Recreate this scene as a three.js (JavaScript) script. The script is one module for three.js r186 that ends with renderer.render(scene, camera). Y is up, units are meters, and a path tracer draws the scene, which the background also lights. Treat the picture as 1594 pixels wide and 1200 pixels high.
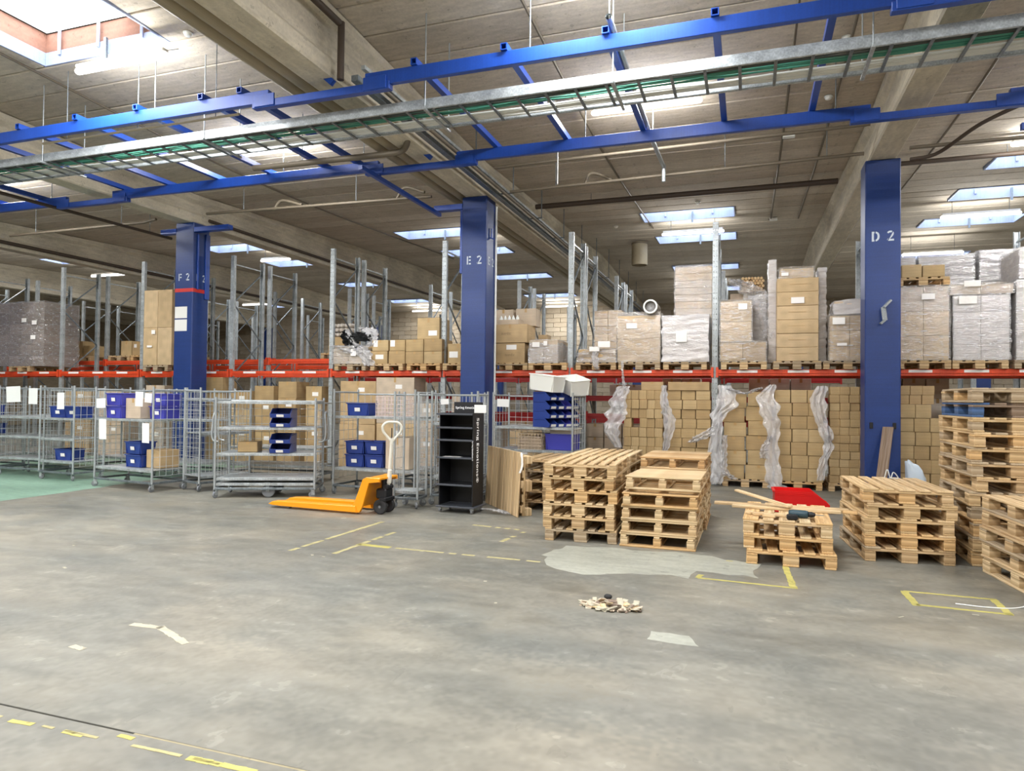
import * as THREE from 'three';
import { mergeGeometries, mergeVertices, toCreasedNormals } from 'three/addons/utils/BufferGeometryUtils.js';
import { RectAreaLightUniformsLib } from 'three/addons/lights/RectAreaLightUniformsLib.js';
import { ImprovedNoise } from 'three/addons/math/ImprovedNoise.js';

// ------------------------------------------------------------------ camera, light, exposure
const renderer = new THREE.WebGLRenderer({ antialias: true });
renderer.toneMapping = THREE.LinearToneMapping;
renderer.toneMappingExposure = 1.55;
renderer.shadowMap.enabled = true;
RectAreaLightUniformsLib.init();
const scene = new THREE.Scene();
scene.background = new THREE.Color(0.75, 0.85, 1.0);          // overcast sky outside the closed hall
const camera = new THREE.PerspectiveCamera(58.43, 1594 / 1200, 0.05, 200);
camera.position.set(0, 1.58, 0);
camera.rotation.order = 'YXZ';
camera.rotation.set(0.0186, 0.3305, 0.0113);
const SKYLIGHT_NITS = 4.2, TUBE_NITS = 112;                      // light let in by each rooflight, and given by each tube lamp
const SKY_TINT = [0.88, 0.94, 1.0], TUBE_TINT = [1.0, 0.985, 0.96];

// ------------------------------------------------------------------ small tools
let seed = 20240;
const rnd = () => { seed = (seed + 0x6D2B79F5) | 0; let t = Math.imul(seed ^ (seed >>> 15), 1 | seed); t = (t + Math.imul(t ^ (t >>> 7), 61 | t)) ^ t; return ((t ^ (t >>> 14)) >>> 0) / 4294967296; };
const rr = (a, b) => a + (b - a) * rnd();
const pick = (a) => a[Math.floor(rnd() * a.length)];
const PI = Math.PI, V = (x, y, z) => new THREE.Vector3(x, y, z);
const used = new Map();
function numbered(n) { const k = used.get(n) || 0; used.set(n, k + 1); return k ? n + '_' + String(k).padStart(3, '0') : n; }
function tag(o, label, category, group) { o.userData.label = label; o.userData.category = category; if (group) o.userData.group = group; return o; }
function thing(name, label, category, p = [0, 0, 0], turn = 0, group) {
  const o = new THREE.Group(); o.name = numbered(name); o.position.set(...p); o.rotation.y = turn; scene.add(o);
  return tag(o, label, category, group);
}
function mesh(name, geo, mat, parent, p, r) {
  const m = new THREE.Mesh(geo, mat); m.name = name; m.castShadow = m.receiveShadow = true;
  if (p) m.position.set(...p); if (r) m.rotation.set(...r);
  parent.add(m); return m;
}
function struct(name, geo, mat, p, r) { const m = mesh(name, geo, mat, scene, p, r); m.userData.kind = 'structure'; return m; }
const ordinal = ['topmost', 'second from the top', 'third from the top', 'fourth from the top', 'fifth from the top', 'sixth from the top', 'seventh from the top', 'eighth from the top', 'ninth from the top', 'tenth from the top', 'eleventh from the top', 'twelfth from the top'];

// chamfered box, centred, uv in metres with u along each face's longer side
const cache = new Map();
function cbox(w, h, d, b = 0.003) {
  const key = [w, h, d, b].map((x) => x.toFixed(4)).join();
  if (cache.has(key)) return cache.get(key);
  b = Math.min(b, w / 3, h / 3, d / 3);
  const pos = [], nor = [], uv = [], H = [w / 2, h / 2, d / 2];
  const quad = (a, bb, c, dd) => {
    const n = new THREE.Vector3().crossVectors(bb.clone().sub(a), c.clone().sub(a)).normalize();
    const ax = Math.abs(n.x), ay = Math.abs(n.y), az = Math.abs(n.z);
    const plane = ax >= ay && ax >= az ? ['z', 'y', d, h] : ay >= az ? ['x', 'z', w, d] : ['x', 'y', w, h];
    for (const q of [a, bb, c, a, c, dd]) {
      if (!q) continue;
      pos.push(q.x, q.y, q.z); nor.push(n.x, n.y, n.z);
      const s = q[plane[0]], t = q[plane[1]];
      plane[2] >= plane[3] ? uv.push(s, t) : uv.push(t, s);
    }
  };
  const tri = (a, bb, c) => {
    const n = new THREE.Vector3().crossVectors(bb.clone().sub(a), c.clone().sub(a)).normalize();
    for (const q of [a, bb, c]) { pos.push(q.x, q.y, q.z); nor.push(n.x, n.y, n.z); uv.push(q.x, q.y); }
  };
  const P = (i, si, j, sj, k, sk, full) => { const a = [0, 0, 0]; a[i] = si * (full === i ? H[i] : H[i] - b); a[j] = sj * (full === j ? H[j] : H[j] - b); a[k] = sk * (full === k ? H[k] : H[k] - b); return V(...a); };
  for (let i = 0; i < 3; i++) {
    const j = (i + 1) % 3, k = (i + 2) % 3;
    for (const s of [-1, 1]) {
      const c = [[-1, -1], [1, -1], [1, 1], [-1, 1]].map(([u, v]) => P(i, s, j, u, k, v, i));
      s > 0 ? quad(c[0], c[1], c[2], c[3]) : quad(c[3], c[2], c[1], c[0]);
    }
    for (const sj of [-1, 1]) for (const sk of [-1, 1]) {          // bevel along axis i
      const A = P(i, -1, j, sj, k, sk, j), B = P(i, 1, j, sj, k, sk, j), C = P(i, 1, j, sj, k, sk, k), D = P(i, -1, j, sj, k, sk, k);
      sj * sk < 0 ? quad(A, B, C, D) : quad(D, C, B, A);
    }
  }
  for (const sx of [-1, 1]) for (const sy of [-1, 1]) for (const sz of [-1, 1]) {
    const a = P(0, sx, 1, sy, 2, sz, 0), q = P(0, sx, 1, sy, 2, sz, 1), c = P(0, sx, 1, sy, 2, sz, 2);
    sx * sy * sz > 0 ? tri(a, q, c) : tri(c, q, a);
  }
  const g = new THREE.BufferGeometry();
  g.setAttribute('position', new THREE.Float32BufferAttribute(pos, 3));
  g.setAttribute('normal', new THREE.Float32BufferAttribute(nor, 3));
  g.setAttribute('uv', new THREE.Float32BufferAttribute(uv, 2));
  cache.set(key, g); return g;
}
const moved = (g, x = 0, y = 0, z = 0, rx = 0, ry = 0, rz = 0) => g.clone().applyMatrix4(new THREE.Matrix4().compose(V(x, y, z), new THREE.Quaternion().setFromEuler(new THREE.Euler(rx, ry, rz)), V(1, 1, 1)));
const plain = (g) => { const h = g.index ? g.toNonIndexed() : g.clone(); for (const k of Object.keys(h.attributes)) if (!['position', 'normal', 'uv'].includes(k)) h.deleteAttribute(k); return h; };
const merge = (list) => mergeGeometries(list.map(plain));
// a round bar between two points
function bar(a, b, r, seg = 8) {
  const A = V(...a), B = V(...b), d = B.clone().sub(A), L = d.length();
  const g = new THREE.CylinderGeometry(r, r, L, seg, 1);
  const q = new THREE.Quaternion().setFromUnitVectors(V(0, 1, 0), d.normalize());
  return plain(g.applyMatrix4(new THREE.Matrix4().compose(A.add(B).multiplyScalar(0.5), q, V(1, 1, 1))));
}
// a rectangular bar between two points
function flat(a, b, w, t, b2 = 0.002) {
  const A = V(...a), B = V(...b), d = B.clone().sub(A), L = d.length();
  const m = new THREE.Matrix4().lookAt(A, B, V(0, 1, 0)); m.setPosition(A.add(B).multiplyScalar(0.5));
  return plain(cbox(w, t, L, b2).clone().applyMatrix4(m));
}
function pipe(pts, r, seg = 10, closed = false, n = 8) { return plain(new THREE.TubeGeometry(new THREE.CatmullRomCurve3(pts.map((p) => V(...p)), closed, 'centripetal'), pts.length * n, r, seg, closed)); }
function lathe(pts, seg = 20) { return plain(new THREE.LatheGeometry(pts.map(([x, y]) => new THREE.Vector2(x, y)), seg)); }
function extrude(pts, depth, bevel = 0) {
  const s = new THREE.Shape(pts.map(([x, y]) => new THREE.Vector2(x, y)));
  return plain(new THREE.ExtrudeGeometry(s, { depth, bevelEnabled: bevel > 0, bevelSize: bevel, bevelThickness: bevel, bevelSegments: 1, steps: 1 }));
}

// ------------------------------------------------------------------ textures
function lattice(n, s) { const a = new Float32Array(n * n); let q = s | 0; for (let i = 0; i < a.length; i++) { q = (Math.imul(q, 1664525) + 1013904223) | 0; a[i] = ((q >>> 8) & 0xffff) / 65535; } return a; }
function tile(nx, ny, s) {                                        // tileable value noise over u, v in 0..1
  const n = Math.max(nx, ny), L = lattice(n, s);
  return (u, v) => {
    const x = u * nx, y = v * ny, xi = Math.floor(x), yi = Math.floor(y); let fx = x - xi, fy = y - yi; fx = fx * fx * (3 - 2 * fx); fy = fy * fy * (3 - 2 * fy);
    const g = (i, j) => L[(((j % ny) + ny) % ny) * n + (((i % nx) + nx) % nx)];
    const a = g(xi, yi), b = g(xi + 1, yi), c = g(xi, yi + 1), d = g(xi + 1, yi + 1);
    return (a + (b - a) * fx) * (1 - fy) + (c + (d - c) * fx) * fy;
  };
}
function tex(n, fn, srgb = true, rx = 1, ry = 1) {
  const d = new Uint8Array(n * n * 4);
  for (let y = 0, i = 0; y < n; y++) for (let x = 0; x < n; x++, i += 4) {
    const c = fn((x + 0.5) / n, (y + 0.5) / n); const [r, g, b] = typeof c === 'number' ? [c, c, c] : c;
    d[i] = Math.max(0, Math.min(255, r * 255)); d[i + 1] = Math.max(0, Math.min(255, g * 255)); d[i + 2] = Math.max(0, Math.min(255, b * 255)); d[i + 3] = 255;
  }
  const t = new THREE.DataTexture(d, n, n); t.wrapS = t.wrapT = THREE.RepeatWrapping; t.magFilter = THREE.LinearFilter; t.minFilter = THREE.LinearMipmapLinearFilter; t.generateMipmaps = true;
  if (srgb) t.colorSpace = THREE.SRGBColorSpace; t.repeat.set(rx, ry); t.needsUpdate = true; return t;
}
function canvasTex(w, h, draw) {
  const c = document.createElement('canvas'); c.width = w; c.height = h; const x = c.getContext('2d'); draw(x, w, h);
  const t = new THREE.CanvasTexture(c); t.colorSpace = THREE.SRGBColorSpace; t.magFilter = THREE.LinearFilter; return t;
}
const std = (o) => new THREE.MeshStandardMaterial(o), phy = (o) => new THREE.MeshPhysicalMaterial(o);
const rgb = (r, g, b) => new THREE.Color().setRGB(r / 255, g / 255, b / 255, THREE.SRGBColorSpace);

// worn concrete floor, 9 m to the repeat
const fA = tile(7, 9, 11), fB = tile(9, 38, 12), fC = tile(60, 120, 13), fD = tile(300, 300, 14), fE = tile(24, 24, 15), fF = tile(120, 60, 16);
const floorTex = tex(2048, (u, v) => {
  const w = fA(u, v) * 0.5 + fB(u, v) * 0.5, s = fC(u, v), g = fD(u, v), p = fE(u + 0.02 * s, v + 0.02 * g);
  let k = 0.80 + 0.16 * (w - 0.5) + 0.09 * (s - 0.5) + 0.07 * (g - 0.5) + 0.07 * (p - 0.5);
  if (s * 0.6 + fF(u, v) * 0.4 > 0.80) k += 0.06 * (g > 0.4);
  if (fF(u, v) > 0.86 && g > 0.55) k -= 0.05;
  const warm = 0.03 * (p - 0.5) + 0.02 * (w - 0.5);
  return [k * (1.0 + warm), k * 0.985, k * (0.94 - warm)];
}, true, 1 / 9, 1 / 9);
const floorRough = tex(512, (u, v) => 0.5 + 0.3 * (tile(12, 20, 21)(u, v) - 0.5), false, 1 / 4.3, 1 / 4.3);
const floorBump = tex(512, (() => { const a = tile(40, 60, 31), b = tile(170, 170, 32); return (u, v) => a(u, v) * 0.6 + b(u, v) * 0.4; })(), false, 1 / 3.1, 1 / 3.1);
// board-marked concrete of the roof
const cA = tile(5, 6, 41), cB = tile(20, 90, 42), cC = tile(160, 160, 43), cD = tile(40, 40, 44);
const concTex = tex(1024, (u, v) => {
  let k = 0.86 + 0.12 * (cA(u, v) - 0.5) + 0.09 * (cB(u, v) - 0.5) + 0.06 * (cC(u, v) - 0.5);
  if (cD(u, v) * 0.7 + cC(u, v) * 0.3 > 0.84) k -= 0.12;
  return [k, k * 0.99, k * 0.965];
}, true, 1 / 3.7, 1 / 3.7);
const concBump = tex(512, (() => { const a = tile(30, 90, 51), b = tile(200, 200, 52); return (u, v) => a(u, v) * 0.5 + b(u, v) * 0.5; })(), false, 1 / 1.9, 1 / 1.9);
// sawn softwood, u along the grain
const wA = tile(4, 46, 61), wB = tile(9, 150, 62), wC = tile(5, 9, 63), wD = tile(3, 20, 64);
const woodTex = tex(512, (u, v) => {
  const g = wA(u + 0.05 * wC(u, v), v + 0.03 * wC(v, u)), f = wB(u, v), k = 0.86 + 0.2 * (g - 0.5) + 0.14 * (f - 0.5) + 0.14 * (wD(u, v) - 0.5);
  return [k * 1.02, k * (0.965 + 0.05 * (g - 0.5)), k * (0.9 + 0.12 * (g - 0.5))];
}, true, 1 / 1.1, 1 / 0.55);
const woodBump = tex(256, (u, v) => wA(u, v) * 0.5 + wB(u, v) * 0.5, false, 1 / 1.1, 1 / 0.55);
// cardboard
const kA = tile(6, 6, 71), kB = tile(4, 120, 72), kC = tile(128, 128, 73);
const cardTex = tex(256, (u, v) => { const k = 0.92 + 0.09 * (kA(u, v) - 0.5) + 0.05 * (kB(u, v) - 0.5) + 0.05 * (kC(u, v) - 0.5); return [k, k * 0.99, k * 0.97]; }, true, 1 / 0.7, 1 / 0.7);
// zinc spangle
const zA = tile(40, 40, 81), zB = tile(9, 9, 82);
const zincTex = tex(256, (u, v) => { const k = 0.86 + 0.16 * (zA(u, v) - 0.5) + 0.12 * (zB(u, v) - 0.5); return [k, k, k]; }, true, 1 / 0.5, 1 / 0.5);
const zincRough = tex(256, (u, v) => 0.42 + 0.25 * (zA(v, u) - 0.5) + 0.1 * (zB(u, v) - 0.5), false, 1 / 0.5, 1 / 0.5);
// scuffed paint
const paintTex = tex(256, (u, v) => { const k = 0.93 + 0.1 * (tilePaintA(u, v) - 0.5) + 0.05 * (kC(u, v) - 0.5); return [k, k, k]; }, true, 1 / 1.7, 1 / 1.7);
function tilePaintA(u, v) { return kA(u, v) * 0.5 + kB(v, u) * 0.5; }
// crinkled film
const filmA = tile(14, 60, 91), filmB = tile(40, 24, 92), filmC = tile(90, 150, 93);
const filmD = tile(5, 60, 94), filmE = tile(10, 34, 95);
const filmBump = tex(512, (u, v) => { const r = (n) => 1 - Math.abs(2 * n - 1); return 0.5 * r(filmA(u, v)) + 0.3 * r(filmB(u, v)) + 0.2 * r(filmC(u, v)); }, false, 1 / 0.9, 1 / 0.9);

const filmClear = tex(512, (u, v) => { const r = (n) => 1 - Math.abs(2 * n - 1), k = r(filmD(u, v)) * 0.6 + r(filmE(u, v)) * 0.4; return k > 0.9 ? 0.45 : k > 0.83 ? 0.74 : 1; }, false, 1 / 0.8, 1 / 0.8);   // folds and overlaps of stretch film are milky

// ------------------------------------------------------------------ materials
const M = {};
M.floor = std({ map: floorTex, color: rgb(161, 161, 156), roughnessMap: floorRough, roughness: 1, bumpMap: floorBump, bumpScale: 0.0012, vertexColors: true });
M.sealant = std({ color: rgb(176, 168, 140), roughness: 0.8, map: concTex });
M.pit = std({ color: rgb(95, 84, 70), roughness: 0.95 });
M.concrete = [[224, 215, 202], [218, 208, 194], [229, 220, 207], [213, 202, 187]].map((c) => std({ map: concTex, color: rgb(...c), roughness: 0.9, bumpMap: concBump, bumpScale: 0.002 }));
M.beam = std({ map: concTex, color: rgb(232, 225, 208), roughness: 0.9, bumpMap: concBump, bumpScale: 0.003 });
M.wall = std({ map: concTex, color: rgb(182, 168, 146), roughness: 0.92, bumpMap: concBump, bumpScale: 0.003 });
M.block = [[190, 177, 158], [181, 168, 148], [198, 186, 168]].map((c) => std({ map: concTex, color: rgb(...c), roughness: 0.95, bumpMap: concBump, bumpScale: 0.004 }));
M.columnBlue = std({ map: paintTex, color: rgb(32, 63, 131), roughness: 0.42 });
M.frameBlue = std({ map: paintTex, color: rgb(30, 78, 178), roughness: 0.35 });
M.zinc = std({ map: zincTex, roughnessMap: zincRough, color: rgb(198, 206, 209), metalness: 0.35, roughness: 1 });
M.zincDark = std({ map: zincTex, roughnessMap: zincRough, color: rgb(140, 150, 156), metalness: 0.5, roughness: 1 });
M.wire = std({ color: rgb(205, 211, 213), metalness: 0.5, roughness: 0.4 });
M.orange = std({ map: paintTex, color: rgb(238, 82, 42), roughness: 0.4 });
M.red = std({ map: paintTex, color: rgb(186, 36, 38), roughness: 0.45 });
M.paper = std({ color: rgb(232, 232, 228), roughness: 0.85 });
M.label = std({ map: canvasTex(128, 32, (x, w, h) => { x.fillStyle = '#f2f0ee'; x.fillRect(0, 0, w, h); x.fillStyle = '#9c9a9c'; for (let i = 0; i < 14; i++) x.fillRect(10 + i * 7.6, 11, 3 + (i * 7) % 4, 10); }), roughness: 0.6 });
M.boxLabel = std({ map: canvasTex(128, 64, (x, w, h) => { x.fillStyle = '#f4f2ee'; x.fillRect(0, 0, w, h); x.fillStyle = '#a9a7a6'; x.fillRect(10, 26, 108, 9); x.fillStyle = '#cfcdca'; x.fillRect(20, 44, 80, 4); }), roughness: 0.7 });
M.sheet = std({ map: canvasTex(64, 96, (x, w, h) => { x.fillStyle = '#e9ebea'; x.fillRect(0, 0, w, h); x.fillStyle = '#cfd3d3'; x.fillRect(22, 26, 20, 3); x.fillRect(20, 54, 24, 6); }), roughness: 0.8 });
M.rubber = std({ color: rgb(38, 38, 40), roughness: 0.7 });
M.greyWheel = std({ color: rgb(120, 124, 128), roughness: 0.55 });
M.black = std({ color: rgb(19, 21, 26), roughness: 0.5 });
M.blackEdge = std({ color: rgb(70, 74, 82), roughness: 0.4 });
M.darkPipe = std({ color: rgb(70, 58, 48), roughness: 0.6 });
M.greyPipe = std({ color: rgb(112, 103, 88), roughness: 0.55, metalness: 0.2 });
M.beigePipe = std({ color: rgb(172, 161, 136), roughness: 0.6, map: paintTex });
M.whitePlastic = std({ color: rgb(246, 249, 245), roughness: 0.45 });
M.binBlue = std({ color: rgb(38, 62, 138), roughness: 0.38 });
M.binViolet = std({ color: rgb(68, 70, 172), roughness: 0.4 });
M.binRed = std({ color: rgb(228, 18, 20), roughness: 0.38 });
M.jack = std({ color: rgb(245, 158, 22), roughness: 0.35 });
M.jackWhite = std({ color: rgb(222, 220, 208), roughness: 0.4 });
M.yellow = std({ color: rgb(214, 206, 122), roughness: 0.65, map: concTex });
M.yellowFaint = std({ color: rgb(206, 198, 150), roughness: 0.75, map: concTex });
M.chalk = std({ color: rgb(212, 208, 190), roughness: 0.8, map: concTex });
M.floorPatch = std({ color: rgb(186, 190, 182), roughness: 0.5, map: concTex });
M.floorGreen = std({ color: rgb(150, 190, 172), roughness: 0.5, map: concTex });
M.wood = [[220, 199, 162], [212, 190, 150], [226, 209, 174], [204, 182, 146], [198, 168, 124], [222, 192, 144], [188, 176, 154]].map((c) => std({ map: woodTex, color: rgb(...c), roughness: 0.78, bumpMap: woodBump, bumpScale: 0.0012 }));
M.woodGrey = [[150, 136, 124], [136, 124, 116]].map((c) => std({ map: woodTex, color: rgb(...c), roughness: 0.85, bumpMap: woodBump, bumpScale: 0.0015 }));
M.woodRed = std({ map: woodTex, color: rgb(196, 136, 84), roughness: 0.8, bumpMap: woodBump, bumpScale: 0.0012 });
M.woodBlue = std({ map: woodTex, color: rgb(74, 110, 168), roughness: 0.7 });
M.card = [[214, 188, 148], [207, 180, 139], [220, 195, 157], [198, 171, 130]].map((c) => std({ map: cardTex, color: rgb(...c), roughness: 0.82 }));
M.cardTan = [[198, 172, 128], [191, 164, 121], [205, 180, 137]].map((c) => std({ map: cardTex, color: rgb(...c), roughness: 0.82 }));
M.cardPale = [[216, 200, 180], [208, 191, 171]].map((c) => std({ map: cardTex, color: rgb(...c), roughness: 0.8 }));
M.cardWhite = std({ map: cardTex, color: rgb(232, 226, 220), roughness: 0.7 });
M.tape = std({ color: rgb(186, 152, 100), roughness: 0.3 });
M.film = phy({ transmissionMap: filmClear, color: rgb(246, 247, 248), transmission: 0.9, thickness: 0, roughness: 0.13, ior: 2.2, bumpMap: filmBump, bumpScale: 0.01, side: THREE.DoubleSide });
M.filmMilky = phy({ transmissionMap: filmClear, color: rgb(244, 245, 248), transmission: 0.78, thickness: 0, roughness: 0.14, ior: 2.2, bumpMap: filmBump, bumpScale: 0.012, side: THREE.DoubleSide });
M.filmTorn = phy({ color: rgb(250, 250, 252), transmission: 0.52, thickness: 0, roughness: 0.14, ior: 2.2, bumpMap: filmBump, bumpScale: 0.012, side: THREE.DoubleSide });
M.filmBlack = phy({ color: rgb(26, 28, 30), roughness: 0.18, bumpMap: filmBump, bumpScale: 0.03, side: THREE.DoubleSide });
M.tubeGlow = std({ color: rgb(250, 250, 245), emissive: new THREE.Color(...TUBE_TINT), emissiveIntensity: 1.7, roughness: 0.4 });
M.skyGlow = std({ color: rgb(245, 248, 250), emissive: new THREE.Color(...SKY_TINT), emissiveIntensity: 1.15, roughness: 0.4 });
M.lampBody = std({ color: rgb(215, 212, 204), roughness: 0.5 });
M.curb = std({ color: rgb(164, 176, 206), roughness: 0.7, map: paintTex });
M.curbPink = std({ color: rgb(172, 128, 110), roughness: 0.85, map: concTex });
M.cableGreen = std({ color: rgb(70, 140, 120), roughness: 0.5 });
M.cableWhite = std({ color: rgb(220, 222, 218), roughness: 0.5 });
M.cableDark = std({ color: rgb(64, 70, 66), roughness: 0.6 });

// ------------------------------------------------------------------ the hall
const XS = [-34.4, -27.1, -19.8, -12.5, -5.19, 2.09, 9.39, 16.7];   // grid lines of columns and roof beams
const ZN = 10.5, ZB = -34.5, BEAM_LOW = 5.61;
const RIDGE = [[10.5, 6.28], [-1.1, 6.72], [-12.7, 6.28], [-24.3, 6.72], [-34.5, 6.34]];
function roofY(z) { for (let i = 0; i < 4; i++) { const [a, ya] = RIDGE[i], [b, yb] = RIDGE[i + 1]; if (z <= a && z >= b) return ya + (yb - ya) * (a - z) / (a - b); } return 6.3; }

{ // floor: two slabs with an open joint between them, tinted by wide uneven wear
  const noise = new ImprovedNoise();
  const slab = (x0, x1, z0, z1, nx, nz) => {
    const g = new THREE.PlaneGeometry(x1 - x0, z1 - z0, nx, nz); g.rotateX(-PI / 2); g.translate((x0 + x1) / 2, 0, (z0 + z1) / 2);
    const p = g.attributes.position, uv = g.attributes.uv, c = [];
    for (let i = 0; i < p.count; i++) {
      const x = p.getX(i), z = p.getZ(i); uv.setXY(i, x, z);
      const n = noise.noise(x * 0.34, z * 0.75, 3.1) * 0.6 + noise.noise(x * 1.1, z * 2.6, 7.7) * 0.3 + noise.noise(x * 0.1, z * 0.14, 1.3) * 0.4;
      const k = 0.9 + 0.11 * n, w = 0.03 * noise.noise(x * 0.5, z * 0.8, 12.2); c.push(k * (1 + w), k, k * (1 - w));
    }
    g.setAttribute('color', new THREE.Float32BufferAttribute(c, 3));
    const skirt = moved(cbox(x1 - x0, 0.2, z1 - z0, 0.001), (x0 + x1) / 2, -0.1015, (z0 + z1) / 2);
    const h = plain(skirt); h.setAttribute('color', new THREE.Float32BufferAttribute(new Array(h.attributes.position.count * 3).fill(0.8), 3));
    const t = g.toNonIndexed(); return mergeGeometries([t, h]);
  };
  const a = slab(-34.4, 16.7, ZB, -2.507, 200, 180), b = slab(-34.4, 16.7, -2.493, ZN, 160, 80);
  const floor = struct('floor', mergeGeometries([a, b]), M.floor);
  mesh('joint_filler', merge([moved(cbox(19.4, 0.03, 0.0135, 0.001), 7.0, -0.0155, -2.5)]), M.sealant, floor);
  mesh('joint_bed', merge([moved(cbox(31.7, 0.02, 0.0135, 0.001), -18.55, -0.04, -2.5)]), M.pit, floor);
  // painted and worn areas that have an outline of their own
  const patch = (name, pts, mat, y = 0.0012) => {
    const s = new THREE.Shape(pts.map(([x, z]) => new THREE.Vector2(x, -z))); const g = new THREE.ExtrudeGeometry(s, { depth: 0.001, bevelEnabled: false }); g.rotateX(-PI / 2); g.translate(0, y - 0.001, 0);
    return mesh(name, plain(g), mat, floor);
  };
  const rough = (pts, amp, step) => { const out = []; for (let i = 0; i < pts.length; i++) { const [a0, b0] = pts[i], [a1, b1] = pts[(i + 1) % pts.length], n = Math.max(1, Math.round(Math.hypot(a1 - a0, b1 - b0) / step)); for (let k = 0; k < n; k++) out.push([a0 + (a1 - a0) * k / n + rr(-amp, amp), b0 + (b1 - b0) * k / n + rr(-amp, amp)]); } return out; };
  patch('green_paint', rough([[-16, -5.2], [-10.35, -7.0], [-10.3, -8.2], [-10.6, -13.2], [-16, -13.2]], 0.05, 0.3), M.floorGreen);
  patch('pale_screed_patch', rough([[-1.95, -6.75], [-1.75, -6.25], [-1.25, -6.12], [-1.1, -6.3], [-0.5, -6.35], [-0.42, -6.6], [0.06, -6.6], [0.1, -7.1], [-0.55, -7.38], [-1.45, -7.3], [-1.85, -7.25]], 0.05, 0.12), M.floorPatch);
  patch('pale_screed_patch', rough([[-0.62, -4.62], [-0.3, -4.6], [-0.36, -4.78], [-0.62, -4.8]], 0.012, 0.06), M.floorPatch);
  // chipped paint lines: short flakes along a line, with gaps where it has worn away
  const line = (name, x0, z0, x1, z1, w, keep, mat) => {
    const L = Math.hypot(x1 - x0, z1 - z0), n = Math.ceil(L / 0.07), ux = (x1 - x0) / L, uz = (z1 - z0) / L, list = [];
    for (let i = 0; i < n; i++) {
      if (rnd() > keep) continue;
      const s0 = i / n * L, s1 = (i + 1.05) / n * L, e = () => rr(0.36, 0.55) * w;
      const q = [[s0, e()], [s1, e()], [s1, -e()], [s0, -e()]].map(([s, t]) => new THREE.Vector2(x0 + ux * s - uz * t, -(z0 + uz * s + ux * t)));
      const g = new THREE.ExtrudeGeometry(new THREE.Shape(q), { depth: 0.0012, bevelEnabled: false }); g.rotateX(-PI / 2); g.translate(0, 0.0004, 0); list.push(g);
    }
    if (list.length) mesh(name, merge(list), mat, floor);
  };
  line('yellow_line', -0.42, -6.38, 0.40, -6.33, 0.04, 1, M.yellow);
  line('yellow_line', 0.37, -6.33, 0.34, -7.15, 0.06, 1, M.yellow);
  line('yellow_line', -0.42, -6.38, -0.40, -6.5, 0.06, 1, M.yellow);
  line('yellow_line', -0.2, -7.16, 0.1, -7.14, 0.03, 0.9, M.yellow);
  line('yellow_line', 1.24, -6.57, 1.25, -6.14, 0.06, 1, M.yellow);
  line('yellow_line', 1.25, -6.17, 1.88, -6.14, 0.045, 1, M.yellow);
  line('yellow_line', 1.86, -6.12, 1.88, -6.58, 0.06, 1, M.yellow);
  line('yellow_line', 1.24, -6.57, 1.88, -6.56, 0.04, 0.92, M.yellow);
  line('yellow_line', -4.42, -5.95, -4.37, -7.75, 0.06, 0.93, M.yellowFaint);
  line('yellow_line', -3.93, -6.0, -3.9, -7.2, 0.06, 0.85, M.yellowFaint);
  line('yellow_line', -3.95, -6.48, -3.55, -6.46, 0.09, 1, M.yellow);
  line('yellow_line', -3.55, -6.46, -1.9, -6.43, 0.05, 0.72, M.yellowFaint);
  line('yellow_line', -3.3, -8.0, -2.6, -7.9, 0.06, 0.8, M.yellowFaint);
  line('yellow_line', -2.6, -6.9, -2.5, -7.8, 0.06, 0.5, M.yellowFaint);
  line('yellow_line', -4.6, -2.39, -2.0, -2.42, 0.02, 0.4, M.yellowFaint);
  line('yellow_line', -3.36, -2.39, -3.22, -2.4, 0.03, 1, M.yellow);
  line('yellow_line', -3.02, -2.4, -2.9, -2.4, 0.03, 1, M.yellow);
  line('yellow_line', -2.3, -2.415, -1.95, -2.42, 0.04, 1, M.yellow);
  line('yellow_line', -2.75, -2.46, -2.66, -2.46, 0.03, 1, M.yellow);
  line('white_mark', -4.0, -3.66, -3.75, -3.68, 0.06, 1, M.chalk);
  line('white_mark', -3.78, -3.69, -3.37, -3.5, 0.06, 1, M.chalk);
  line('white_mark', -4.0, -3.22, -3.88, -3.2, 0.05, 1, M.chalk);
  for (let i = 0; i < 14; i++) { const x = rr(-7, 2), z = rr(-8, -2.8); line('paint_flake', x, z, x + rr(0.02, 0.06), z + rr(-0.04, 0.04), rr(0.012, 0.03), 1, M.chalk); }
}

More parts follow.
